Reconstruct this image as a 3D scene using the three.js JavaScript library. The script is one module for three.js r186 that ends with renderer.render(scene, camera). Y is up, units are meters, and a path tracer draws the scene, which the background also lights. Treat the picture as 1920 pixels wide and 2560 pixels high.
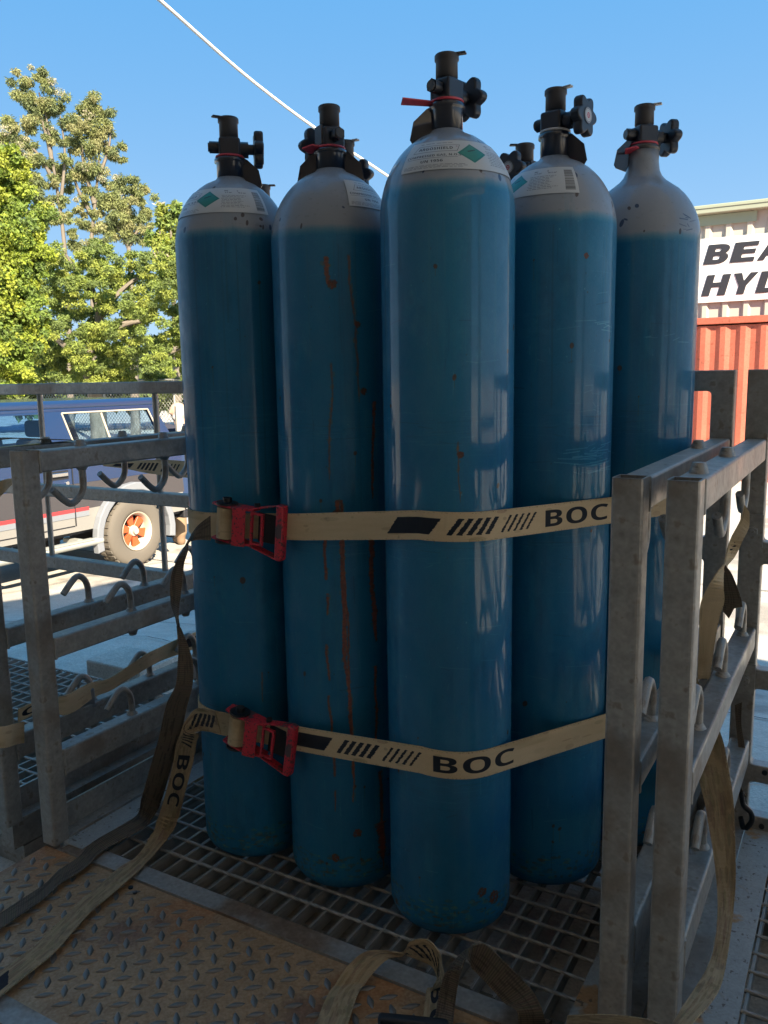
import * as THREE from 'three';
import { RoundedBoxGeometry } from 'three/addons/geometries/RoundedBoxGeometry.js';
import { mergeGeometries } from 'three/addons/utils/BufferGeometryUtils.js';
import { MarchingCubes } from 'three/addons/objects/MarchingCubes.js';
import { FontLoader } from 'three/addons/loaders/FontLoader.js';
import { TextGeometry } from 'three/addons/geometries/TextGeometry.js';

// ------------------------------------------------------------------ camera, sky, sun, exposure
const H = 1.16;                                  // eye height above the hardstand by the pallets
const scene = new THREE.Scene();
const camera = new THREE.PerspectiveCamera(63.41, 0.75, 0.05, 900);
camera.rotation.order = 'YXZ';
camera.position.set(0, H, 0);
camera.rotation.set(-0.15809, 0.5257, -0.0164);
camera.updateMatrixWorld(true);
const renderer = new THREE.WebGLRenderer({ antialias: true });
renderer.toneMapping = THREE.LinearToneMapping;
renderer.toneMappingExposure = 3.6;
renderer.shadowMap.enabled = true;

const SUN = new THREE.Vector3(0.80, 0.66, 0.52).normalize();    // towards the sun
{
  // clear blue sky: air only, paler and brighter towards the horizon
  const w = 256, h = 128, d = new Float32Array(w * h * 4);
  for (let j = 0; j < h; j++) for (let i = 0; i < w; i++) {
    const el = (j + 0.5) / h * Math.PI - Math.PI / 2, t = Math.max(0, Math.sin(el));
    const k = Math.pow(1 - t, 4.4), o = (j * w + i) * 4;
    d[o] = 0.029 + 0.150 * k; d[o + 1] = 0.117 + 0.126 * k; d[o + 2] = 0.244 + 0.056 * k; d[o + 3] = 1;
  }
  const sky = new THREE.DataTexture(d, w, h, THREE.RGBAFormat, THREE.FloatType);
  sky.mapping = THREE.EquirectangularReflectionMapping;
  sky.magFilter = THREE.LinearFilter; sky.minFilter = THREE.LinearFilter; sky.needsUpdate = true;
  scene.background = sky; scene.environment = sky;
}
const sun = new THREE.DirectionalLight(new THREE.Color(1, 0.86, 0.66), 4.4);
sun.position.copy(SUN).multiplyScalar(60).add(new THREE.Vector3(-3, 0, -8));
sun.target.position.set(-3, 0, -8);
sun.castShadow = true; sun.shadow.mapSize.set(4096, 4096);
Object.assign(sun.shadow.camera, { left: -45, right: 45, top: 45, bottom: -45, near: 1, far: 160 });
scene.add(sun, sun.target);

// ------------------------------------------------------------------ helpers
function rng(seed) { let s = seed >>> 0; return () => { s = (s + 0x6D2B79F5) >>> 0; let t = Math.imul(s ^ (s >>> 15), 1 | s); t = (t + Math.imul(t ^ (t >>> 7), 61 | t)) ^ t; return ((t ^ (t >>> 14)) >>> 0) / 4294967296; }; }
const used = {};
function numbered(n) { used[n] = (used[n] ?? -1) + 1; return used[n] ? n + '_' + String(used[n]).padStart(3, '0') : n; }
function tag(o, label, category, group, kind) { if (label) o.userData.label = label; if (category) o.userData.category = category; if (group) o.userData.group = group; if (kind) o.userData.kind = kind; return o; }
function thing(name, label, category, pos = [0, 0, 0], group) { const o = new THREE.Group(); o.name = numbered(name); o.position.set(...pos); tag(o, label, category, group); scene.add(o); return o; }
function part(name, geo, mat, parent) { const m = new THREE.Mesh(geo, mat); m.name = name; m.castShadow = m.receiveShadow = true; parent.add(m); return m; }
function solo(name, geo, mat, label, category, group, kind) { const m = part(numbered(name), geo, mat, scene); return tag(m, label, category, group, kind); }
function piece(name, parent) { const g = new THREE.Group(); g.name = name; parent.add(g); return g; }
// uv in metres, by the dominant axis of each face
function boxUV(g, s = 1, ou = 0, ov = 0) {
  g = g.index ? g.toNonIndexed() : g;
  const p = g.attributes.position, uv = new Float32Array(p.count * 2), a = new THREE.Vector3(), b = new THREE.Vector3(), c = new THREE.Vector3(), n = new THREE.Vector3();
  for (let i = 0; i < p.count; i += 3) {
    a.fromBufferAttribute(p, i); b.fromBufferAttribute(p, i + 1); c.fromBufferAttribute(p, i + 2);
    n.copy(b).sub(a).cross(c.clone().sub(a)); const x = Math.abs(n.x), y = Math.abs(n.y), z = Math.abs(n.z);
    [a, b, c].forEach((v, k) => { let U, V; if (y >= x && y >= z) { U = v.x; V = v.z; } else if (x >= z) { U = v.z; V = v.y; } else { U = v.x; V = v.y; } uv[(i + k) * 2] = U * s + ou; uv[(i + k) * 2 + 1] = V * s + ov; });
  }
  g.setAttribute('uv', new THREE.BufferAttribute(uv, 2)); return g;
}
let uvShift = 0;
function box(w, h, d, x = 0, y = 0, z = 0, r = 0) { const g = r ? new RoundedBoxGeometry(w, h, d, 2, r) : new THREE.BoxGeometry(w, h, d); g.translate(x, y, z); uvShift += 0.371; return boxUV(g, 1, uvShift, uvShift * 0.6); }
const span = (x0, x1, y0, y1, z0, z1, r = 0) => box(x1 - x0, y1 - y0, z1 - z0, (x0 + x1) / 2, (y0 + y1) / 2, (z0 + z1) / 2, r);
function strip(g) { for (const k of Object.keys(g.attributes)) if (!['position', 'normal', 'uv'].includes(k)) g.deleteAttribute(k); return g.index ? g.toNonIndexed() : g; }
const merge = (...gs) => mergeGeometries(gs.flat().map(strip));
const V3 = (x, y, z) => new THREE.Vector3(x, y, z);
function tube(pts, r, seg = 24, rad = 8, tension = 0.5) { const c = new THREE.CatmullRomCurve3(pts.map(p => p.isVector3 ? p : V3(...p)), false, 'catmullrom', tension); return new THREE.TubeGeometry(c, seg, r, rad, false); }
function taper(pts, r0, r1, seg = 12, rad = 7) {   // tapering limb
  const c = new THREE.CatmullRomCurve3(pts.map(p => p.isVector3 ? p : V3(...p))), g = new THREE.TubeGeometry(c, seg, 1, rad, false), p = g.attributes.position, q = V3(), o = V3();
  for (let i = 0; i <= seg; i++) { c.getPointAt(i / seg, o); const r = r0 + (r1 - r0) * i / seg; for (let j = 0; j <= rad; j++) { const k = i * (rad + 1) + j; q.fromBufferAttribute(p, k).sub(o).multiplyScalar(r).add(o); p.setXYZ(k, q.x, q.y, q.z); } }
  g.computeVertexNormals(); return g;
}
// capped rod between two points
function rod(a, b, r, rad = 8) { const A = V3(...a), B = V3(...b), L = A.distanceTo(B), g = new THREE.CylinderGeometry(r, r, L, rad); g.applyQuaternion(new THREE.Quaternion().setFromUnitVectors(V3(0, 1, 0), B.clone().sub(A).normalize())); const m = A.add(B).multiplyScalar(0.5); g.translate(m.x, m.y, m.z); return g; }

// ------------------------------------------------------------------ textures
function noiseField(n, cells, seed) {     // tileable value noise
  const R = rng(seed), g = new Float32Array(cells * cells); for (let i = 0; i < g.length; i++) g[i] = R();
  const o = new Float32Array(n * n), sm = t => t * t * (3 - 2 * t);
  for (let y = 0; y < n; y++) { const fy = y / n * cells, y0 = Math.floor(fy), ty = sm(fy - y0), a = (y0 % cells) * cells, b = ((y0 + 1) % cells) * cells; for (let x = 0; x < n; x++) { const fx = x / n * cells, x0 = Math.floor(fx), tx = sm(fx - x0), c = x0 % cells, d = (x0 + 1) % cells; o[y * n + x] = (g[a + c] * (1 - tx) + g[a + d] * tx) * (1 - ty) + (g[b + c] * (1 - tx) + g[b + d] * tx) * ty; } }
  return o;
}
function fbm(n, cells, oct, seed, gain = 0.5) { const o = new Float32Array(n * n); let a = 1, t = 0; for (let k = 0; k < oct; k++) { const f = noiseField(n, Math.min(n, cells << k), seed + k * 17); for (let i = 0; i < o.length; i++) o[i] += f[i] * a; t += a; a *= gain; } for (let i = 0; i < o.length; i++) o[i] /= t; return o; }
function dataTex(n, fn, srgb = true, rep = 1, m = n) {
  const d = new Uint8Array(n * m * 4), c = [0, 0, 0]; for (let y = 0; y < m; y++) for (let x = 0; x < n; x++) { const i = y * n + x; fn(i, c, x, y); for (let k = 0; k < 3; k++) d[i * 4 + k] = Math.max(0, Math.min(255, c[k])); d[i * 4 + 3] = 255; }
  const t = new THREE.DataTexture(d, n, m); t.wrapS = t.wrapT = THREE.RepeatWrapping; t.magFilter = THREE.LinearFilter; t.minFilter = THREE.LinearMipmapLinearFilter; t.generateMipmaps = true; if (srgb) t.colorSpace = THREE.SRGBColorSpace; t.repeat.set(rep, rep); t.needsUpdate = true; return t;
}
function canvasTex(w, h, draw) { const c = document.createElement('canvas'); c.width = w; c.height = h; draw(c.getContext('2d'), w, h); const t = new THREE.CanvasTexture(c); t.colorSpace = THREE.SRGBColorSpace; t.wrapS = t.wrapT = THREE.RepeatWrapping; return t; }
const mixc = (a, b, t) => [a[0] + (b[0] - a[0]) * t, a[1] + (b[1] - a[1]) * t, a[2] + (b[2] - a[2]) * t];
const cl = (t, a = 0, b = 1) => Math.max(a, Math.min(b, t));
const ss = (a, b, x) => { const t = cl((x - a) / (b - a)); return t * t * (3 - 2 * t); };

const N5 = 512, fA = fbm(N5, 4, 6, 11, 0.6), fB = fbm(N5, 32, 4, 51, 0.6), fC = fbm(N5, 3, 5, 91, 0.55), fD = fbm(N5, 96, 2, 131, 0.7);
const M = {};
// weathered galvanised steel, a little dirt and a few brown specks
const galvMap = dataTex(N5, (i, c) => { const a = fA[i], b = fB[i], d = fC[i]; let v = 154 + (a - 0.5) * 34 + (b - 0.5) * 34 + (fD[i] - 0.5) * 26; let q = [v * 1.0, v * 0.97, v * 0.92]; const dirt = ss(0.54, 0.72, d) * 0.55; q = mixc(q, [116, 98, 82], dirt); q = mixc(q, [104, 86, 70], ss(0.66, 0.8, fB[i]) * 0.45); q = mixc(q, [150, 112, 78], ss(0.62, 0.7, fC[(i * 7 + 91) % (N5 * N5)]) * 0.0); c[0] = q[0]; c[1] = q[1]; c[2] = q[2]; }, true, 1.7);
const galvRough = dataTex(N5, (i, c) => { const v = 118 + (fA[i] - 0.5) * 120 + (fB[i] - 0.5) * 60; c[0] = c[1] = c[2] = v; }, false, 2.2);
M.steel = new THREE.MeshStandardMaterial({ map: galvMap, roughnessMap: galvRough, roughness: 1, metalness: 0.35, bumpMap: galvRough, bumpScale: 0.0004 });
// tread plate: brown rust film, orange patches, bare steel where it is trodden
const rustMap = dataTex(N5, (i, c) => { const a = fA[i], b = fB[i], d = fC[i]; let q = mixc([146, 114, 82], [178, 144, 106], a); q = mixc(q, [168, 100, 52], ss(0.60, 0.72, d) * (0.2 + b * 0.4)); q = mixc(q, [112, 80, 62], ss(0.55, 0.75, 1 - a) * 0.6); const v = (fD[i] - 0.5) * 40; c[0] = q[0] + v; c[1] = q[1] + v; c[2] = q[2] + v; }, true, 2.4);
M.tread = new THREE.MeshStandardMaterial({ map: rustMap, roughnessMap: galvRough, roughness: 1.15, metalness: 0.15, bumpMap: dataTex(N5, (i, c) => { c[0] = c[1] = c[2] = fB[i] * 255; }, false, 2.4), bumpScale: 0.0008 });
M.lug = new THREE.MeshStandardMaterial({ color: new THREE.Color(0.19, 0.165, 0.14), roughness: 0.36, metalness: 0.35 });
M.strip = new THREE.MeshStandardMaterial({ map: dataTex(N5, (i, c) => { const a = fA[i], d = fC[i]; let q = mixc([140, 138, 134], [166, 160, 152], a); q = mixc(q, [118, 86, 60], ss(0.5, 0.7, d) * 0.7); const v = (fD[i] - 0.5) * 30; c[0] = q[0] + v; c[1] = q[1] + v; c[2] = q[2] + v; }, true, 1.7), roughness: 0.6, metalness: 0.35 });
M.sidePlate = new THREE.MeshStandardMaterial({ map: dataTex(N5, (i, c) => { const a = fA[i], d = fC[i], b = fB[i]; let q = mixc([150, 150, 146], [182, 180, 174], a); q = mixc(q, [186, 124, 66], ss(0.64, 0.72, d) * 0.75); if (b > 0.72) q = mixc(q, [80, 66, 56], 0.6); const v = (fD[i] - 0.5) * 24; c[0] = q[0] + v; c[1] = q[1] + v; c[2] = q[2] + v; }, true, 3.1), roughness: 0.6, metalness: 0.25 });
M.dark = new THREE.MeshStandardMaterial({ color: new THREE.Color(0.02, 0.021, 0.025), roughness: 0.5 });
M.rust = new THREE.MeshStandardMaterial({ map: rustMap, roughness: 0.9, metalness: 0.1 });
// concrete hardstand
const concMap = dataTex(1024, (i, c, x, y) => { const k = (y >> 1) * N5 + (x >> 1), a = fA[k], b = fB[k], d = fC[k]; const j = ((y * 3) % N5) * N5 + ((x * 3) % N5); let v = 186 + (a - 0.5) * 40 + (b - 0.5) * 20 + (fD[j] - 0.5) * 46 + (fB[j] - 0.5) * 26; let q = [v, v * 0.97, v * 0.91]; q = mixc(q, [96, 90, 84], ss(0.56, 0.7, d) * 0.4); c[0] = q[0]; c[1] = q[1]; c[2] = q[2]; }, true, 0.5);
M.concrete = new THREE.MeshStandardMaterial({ map: concMap, roughness: 0.92, bumpMap: dataTex(N5, (i, c) => { c[0] = c[1] = c[2] = fD[i] * 160 + fB[i] * 90; }, false, 1.5), bumpScale: 0.003 });
// ------------------------------------------------------------------ ground: flat by the pallets, falling away towards the car
const groundY = (x, z) => -0.36 * ss(-2.7, -6.4, x) - 0.44 * ss(-2.0, -5.2, z);
{
  const ticks = [-400, -200, -100, -60, -40, -30, -24, -20, -17, -15]; for (let t = -14; t <= 8; t += 0.5) ticks.push(t); ticks.push(10, 13, 17, 24, 40, 80, 160, 400);
  const zt = ticks.map(t => t - 4), n = ticks.length, pos = [], uv = [], idx = [];
  for (const z of zt) for (const x of ticks) { pos.push(x, groundY(x, Math.max(z, -40)), z); uv.push(x, z); }
  for (let j = 0; j < n - 1; j++) for (let i = 0; i < n - 1; i++) { const a = j * n + i; idx.push(a, a + n, a + 1, a + 1, a + n, a + n + 1); }
  const g = new THREE.BufferGeometry(); g.setAttribute('position', new THREE.Float32BufferAttribute(pos, 3)); g.setAttribute('uv', new THREE.Float32BufferAttribute(uv, 2)); g.setIndex(idx); g.computeVertexNormals();
  const gm = solo('ground', g, M.concrete, 'pale concrete hardstand sloping down towards the parked car', 'ground', null, 'structure');
  // sawn joints and a wandering crack in the slab
  const line = (pts, wd, name) => { const P = []; const R = rng(7), q = []; for (let i = 0; i < pts.length - 1; i++) for (let k = 0; k < 24; k++) { const t = k / 24; q.push([pts[i][0] + (pts[i + 1][0] - pts[i][0]) * t + (name === 'crack' ? (R() - 0.5) * 0.05 : 0), pts[i][1] + (pts[i + 1][1] - pts[i][1]) * t + (name === 'crack' ? (R() - 0.5) * 0.05 : 0)]); }
    for (let i = 0; i < q.length - 1; i++) { const [a, b] = [q[i], q[i + 1]], dx = b[0] - a[0], dz = b[1] - a[1], L = Math.hypot(dx, dz), nx = -dz / L * wd / 2, nz = dx / L * wd / 2, v = (x, z) => [x, groundY(x, z) + 0.006, z]; const A = v(a[0] + nx, a[1] + nz), B = v(a[0] - nx, a[1] - nz), C = v(b[0] + nx, b[1] + nz), D = v(b[0] - nx, b[1] - nz); P.push(...A, ...C, ...B, ...B, ...C, ...D); }
    const gg = new THREE.BufferGeometry(); gg.setAttribute('position', new THREE.Float32BufferAttribute(P, 3)); gg.computeVertexNormals(); part(name, gg, new THREE.MeshStandardMaterial({ color: new THREE.Color(0.07, 0.065, 0.06), roughness: 1, side: THREE.DoubleSide }), gm); };
  line([[-9, -3.4], [4, -3.4]], 0.014, 'slab_joint'); line([[-9, -6.6], [4, -6.6]], 0.014, 'slab_joint'); line([[-4.1, -1.5], [-4.1, -10]], 0.014, 'slab_joint'); line([[0.9, -1.5], [0.9, -10]], 0.014, 'slab_joint'); line([[-6, -3.1], [-3.9, -2.75], [-2.4, -2.85], [-0.6, -2.5]], 0.008, 'crack'); line([[-0.3, -2.4], [0.4, -3.2], [1.2, -3.5]], 0.007, 'crack');
}

// ------------------------------------------------------------------ unseen workshop behind the camera: roof and walls shaped to shade the pallets
M.shedWall = new THREE.MeshStandardMaterial({ color: new THREE.Color(0.66, 0.60, 0.52), roughness: 0.8 });  // unseen surfaces kept pale to bounce warm fill onto the pallets
M.shedRoof = new THREE.MeshStandardMaterial({ color: new THREE.Color(0.72, 0.70, 0.66), roughness: 0.7 });
{
  const t = thing('unseen_workshop', 'unseen workshop with awning and walls shaped to shade the pallets', 'building', [-0.87, 0, -2.75]);
  t.rotation.y = -0.21;
  part('awning_roof', span(0.25, 6.6, 3.8, 3.86, 0, 9.4), M.shedRoof, t);
  part('added_rear_roof', span(-2.4, 0.248, 3.8, 3.86, 2.3, 9.4), M.shedRoof, t);  // added piece hiding the sky behind left, clear of the cable's sun
  part('back_wall', span(-2.4, 6.6, 0, 3.79, 9.0, 9.15), M.shedWall, t);
  part('roller_door', span(1.2, 4.6, 0.0, 3.2, 8.93, 8.99), M.shedRoof, t);
  for (const x of [0.5, 2.5, 4.5]) part('rafter', span(x, x + 0.08, 3.62, 3.795, 0.05, 8.99), M.shedWall, t);
  part('pier', span(6.0, 6.3, 0, 3.61, 0.9, 1.4), M.shedWall, t);
  part('added_side_wall', span(6.1, 6.22, 0, 3.61, 2.6, 8.99), M.shedWall, t);  // added walls, closing the sides against bright reflections on the cylinders
  part('added_side_wall', span(-2.35, -2.23, 0, 3.61, 3.4, 8.99), M.shedWall, t);
  for (const x of [0.3]) part('post', span(x, x + 0.1, 0, 3.61, 4.0, 4.1), M.shedRoof, t);
}
// ------------------------------------------------------------------ cream clad building, its sign and the container in front of it
M.cream = new THREE.MeshStandardMaterial({ color: new THREE.Color(0.44, 0.41, 0.36), roughness: 0.6 });
M.greenTrim = new THREE.MeshStandardMaterial({ color: new THREE.Color(0.27, 0.33, 0.24), roughness: 0.5 });
M.gutterGreen = new THREE.MeshStandardMaterial({ color: new THREE.Color(0.30, 0.33, 0.25), roughness: 0.45 });
// trapezoid cladding in the x-y plane, ribs towards +z
function ribbed(x0, x1, y0, y1, pitch, flat, slope, depth, thick = 0.004) {
  const s = new THREE.Shape(), top = []; let x = x0;
  while (x < x1 - 1e-6) { top.push([x, 0], [x + flat, 0], [x + flat + slope, depth], [x + pitch - slope, depth]); x += pitch; } top.push([x, 0]);
  s.moveTo(...top[0]); top.slice(1).forEach(p => s.lineTo(...p)); top.reverse().forEach(p => s.lineTo(p[0], p[1] - thick)); s.closePath();
  const g = new THREE.ExtrudeGeometry(s, { depth: y1 - y0, bevelEnabled: false }); g.rotateX(-Math.PI / 2); g.scale(1, 1, -1); g.translate(0, y0, 0);
  const ix = g.index; const gg = ix ? g.toNonIndexed() : g; const p = gg.attributes.position; for (let i = 0; i < p.count; i += 3) { const a = [p.getX(i), p.getY(i), p.getZ(i)]; p.setXYZ(i, p.getX(i + 1), p.getY(i + 1), p.getZ(i + 1)); p.setXYZ(i + 1, ...a); } gg.computeVertexNormals(); return boxUV(gg);
}
{
  const t = thing('clad_building', 'cream ribbed metal building with green gutter behind the red container', 'building', [-3.6, groundY(0, -16), -16.2]);
  const gy = -groundY(0, -16);
  const eave = 2.80 + H + gy;
  part('wall_cladding', ribbed(0, 12, 0, eave, 0.345, 0.20, 0.035, 0.05), M.cream, t);
  part('core_wall', span(0, 12, 0, eave, -9, -0.03), M.cream, t);
  part('roof', span(-0.2, 12.2, eave + 0.02, eave + 0.10, -9.2, 0.1), M.greenTrim, t);
  const gut = part('gutter', span(-0.2, 12.2, eave - 0.02, eave + 0.13, 0.07, 0.24, 0.02), M.gutterGreen, t);
  part('gutter_lip', span(-0.2, 12.2, eave + 0.07, eave + 0.10, 0.24, 0.255), M.gutterGreen, gut);
  part('flashing', span(-0.2, 1.76, eave - 0.20, eave - 0.025, 0.055, 0.075), M.greenTrim, t);
  part('downpipe', span(3.2, 3.3, 0, eave - 0.03, 0.06, 0.15, 0.01), M.gutterGreen, t);
}
M.signWhite = new THREE.MeshStandardMaterial({ color: new THREE.Color(0.80, 0.80, 0.78), roughness: 0.5 });
M.signBlack = new THREE.MeshStandardMaterial({ color: new THREE.Color(0.025, 0.026, 0.032), roughness: 0.45 });
const font = await new FontLoader().loadAsync('fonts/droid/droid_sans_bold.typeface.json');
{
  const t = thing('shop_sign', 'white sign board with bold slanted black lettering on cream wall', 'sign', [-2.78, 1.27 + H, -16.12]);
  part('board', box(3.9, 1.11, 0.03, 1.95, 0.555, 0, 0.008), M.signWhite, t);
  const line = (txt, x, y, hgt, adv) => [...txt].forEach((ch, i) => {
    const g = new TextGeometry(ch, { font, size: 1, depth: 0.02, curveSegments: 8, bevelEnabled: true, bevelSize: 0.03, bevelThickness: 0.004, bevelSegments: 1 }); g.computeBoundingBox(); const b = g.boundingBox, sx = adv[1] / (b.max.x - b.min.x), sy = hgt / (b.max.y - b.min.y);
    g.translate(-b.min.x, -b.min.y, 0); g.scale(sx, sy, 0.6); const m = new THREE.Matrix4().set(1, 0.26, 0, 0, 0, 1, 0, 0, 0, 0, 1, 0, 0, 0, 0, 1); g.applyMatrix4(m); g.computeVertexNormals();
    const q = part('letter', strip(g), M.signBlack, t); q.position.set(x + i * adv[0], y, 0.0165);
  });
  line('BEA', 0.10, 0.66, 0.335, [0.44, 0.385]);
  line('HYD', 0.09, 0.115, 0.36, [0.445, 0.395]);
}
{
  const rustRed = dataTex(N5, (i, c) => { let q = mixc([160, 78, 60], [178, 96, 74], fA[i]); q = mixc(q, [142, 82, 62], ss(0.55, 0.75, fC[i]) * 0.6); if (fB[i] > 0.72) q = mixc(q, [110, 60, 40], 0.5); const v = (fD[i] - 0.5) * 16; c[0] = q[0] + v; c[1] = q[1] + v; c[2] = q[2] + v; }, true, 0.7);
  M.container = new THREE.MeshStandardMaterial({ map: rustRed, roughness: 0.6 });
  const t = thing('shipping_container', 'rusty red corrugated shipping container in front of cream building', 'container', [-3.05, groundY(0, -13.5), -13.5]);
  part('side_panel', ribbed(0.12, 5.94, 0.16, 2.32, 0.278, 0.07, 0.068, 0.036, 0.003), M.container, t);
  part('top_rail', span(0, 6.06, 2.34, 2.44, 0.0, 0.075, 0.01), M.container, t);
  part('bottom_rail', span(0, 6.06, 0.0, 0.15, 0.0, 0.06), M.container, t);
  for (const x of [0, 5.95]) part('corner_post', span(x, x + 0.11, 0.15, 2.34, -0.05, 0.06), M.container, t);
  part('roof', span(0, 6.06, 2.36, 2.42, -2.44, -0.002), M.container, t);
  part('far_side', span(0.02, 6.04, 0.1, 2.355, -2.44, -2.38), M.container, t);
  for (const x of [0.0, 6.0]) part('end_panel', span(x, x + 0.06, 0.15, 2.355, -2.375, -0.06), M.container, t);
  part('floor', span(0.065, 5.99, 0.02, 0.09, -2.37, -0.05), M.container, t);
}

// ------------------------------------------------------------------ trees
function at(u, v, d) {   // point at a bearing of the survey picture and a horizontal distance
  const q = V3((u - 829.5) / 1790.5, -(v - 1106) / 1790.5, -1).applyQuaternion(camera.quaternion); q.multiplyScalar(d / Math.hypot(q.x, q.z)); q.y += H; return q;
}
M.leaf = new THREE.MeshPhysicalMaterial({ vertexColors: true, side: THREE.DoubleSide, roughness: 0.75, transmission: 0.35, thickness: 0 });
M.barkGrey = new THREE.MeshStandardMaterial({ map: dataTex(N5, (i, c) => { const q = mixc([96, 88, 78], [136, 128, 116], fA[i]); const v = (fB[i] - 0.5) * 50; c[0] = q[0] + v; c[1] = q[1] + v; c[2] = q[2] + v; }, true, 3), roughness: 0.9 });
M.barkBrown = new THREE.MeshStandardMaterial({ map: dataTex(N5, (i, c) => { const q = mixc([78, 60, 44], [112, 90, 68], fA[i]); const v = (fB[i] - 0.5) * 40; c[0] = q[0] + v; c[1] = q[1] + v; c[2] = q[2] + v; }, true, 3), roughness: 0.9 });
function crown(clumps, d, per, size, cols, seed, o = {}) {
  const R = rng(seed), P = [], C = [], c0 = new THREE.Color();
  const aspect = o.aspect ?? 2.2;
  for (const [u, v, r, dd = 0, dens = 1] of clumps) {
    const c = at(u, v, d + dd), rad = r * d / 1790.5, sub = Math.max(3, Math.round(rad * rad * (o.tufts ?? 26)));
    for (let s = 0; s < sub; s++) {           // a clump is made of tufts, each tuft of leaves
      let x, y, z; do { x = R() * 2 - 1; y = R() * 2 - 1; z = R() * 2 - 1; } while (x * x + y * y + z * z > 1);
      const k = 0.55 + 0.45 * R(); const t = V3(c.x + x * rad * k * 1.15, c.y + y * rad * k, c.z + z * rad * k * 1.15), tr = rad * (o.tuft ?? 0.26) * (0.6 + R() * 0.8);
      const base = cols[Math.floor(R() * cols.length)], bloom = o.bloom && y > 0.25 && R() < o.bloom;
      const n = Math.round(per * dens * (0.6 + 0.8 * R()));
      for (let i = 0; i < n; i++) {
        let a, b, e; do { a = R() * 2 - 1; b = R() * 2 - 1; e = R() * 2 - 1; } while (a * a + b * b + e * e > 1);
        const q = V3(t.x + a * tr, t.y + b * tr * (o.flat ?? 0.8) + (bloom ? tr * 0.3 : 0), t.z + e * tr);
        const L = size * (0.6 + 0.8 * R()) * (bloom ? 0.6 : 1), dir = V3(R() - 0.5, R() - 0.5 + (o.droop ?? -0.15), R() - 0.5).normalize(), sd = V3(R() - 0.5, R() - 0.5, R() - 0.5).cross(dir).normalize().multiplyScalar(L / aspect / 2);
        const e1 = q.clone().addScaledVector(dir, L), m = q.clone().addScaledVector(dir, L * 0.45), n1 = dir.clone().cross(sd).normalize().multiplyScalar(L * 0.06);
        const l = m.clone().add(sd).add(n1), r2 = m.clone().sub(sd).add(n1);
        P.push(q.x, q.y, q.z, r2.x, r2.y, r2.z, e1.x, e1.y, e1.z, q.x, q.y, q.z, e1.x, e1.y, e1.z, l.x, l.y, l.z);
        const col = bloom && R() < 0.55 ? [0.58, 0.53, 0.38] : base, f = 0.75 + 0.5 * R();
        for (let k2 = 0; k2 < 6; k2++) C.push(col[0] * f, col[1] * f, col[2] * f);
      }
    }
  }
  const g = new THREE.BufferGeometry(); g.setAttribute('position', new THREE.Float32BufferAttribute(P, 3)); g.setAttribute('color', new THREE.Float32BufferAttribute(C, 3)); g.computeVertexNormals(); return g;
}
function tree(name, label, d, foot, clumps, limbs, bark, per, size, cols, seed, o) {
  const f = at(foot, 900, d), b = V3(f.x, groundY(f.x, f.z) - 0.02, f.z), t = thing(name, label, 'tree', [b.x, b.y, b.z], 'trees beyond the parked car');
  const loc = p => p.clone().sub(b);
  const trunkPts = [V3(0, 0, 0), ...limbs[0].pts.map(p => loc(at(p[0], p[1], d + (p[2] ?? 0))))];
  part('trunk', taper(trunkPts, limbs[0].r[0], limbs[0].r[1], 16), bark, t);
  for (const l of limbs.slice(1)) part('limb', taper(l.pts.map(p => loc(at(p[0], p[1], d + (p[2] ?? 0)))), l.r[0], l.r[1], 10, 6), bark, t);
  const g = crown(clumps, d, per, size, cols, seed, o); g.translate(-b.x, -b.y, -b.z); part('crown', g, M.leaf, t);
}
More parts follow.
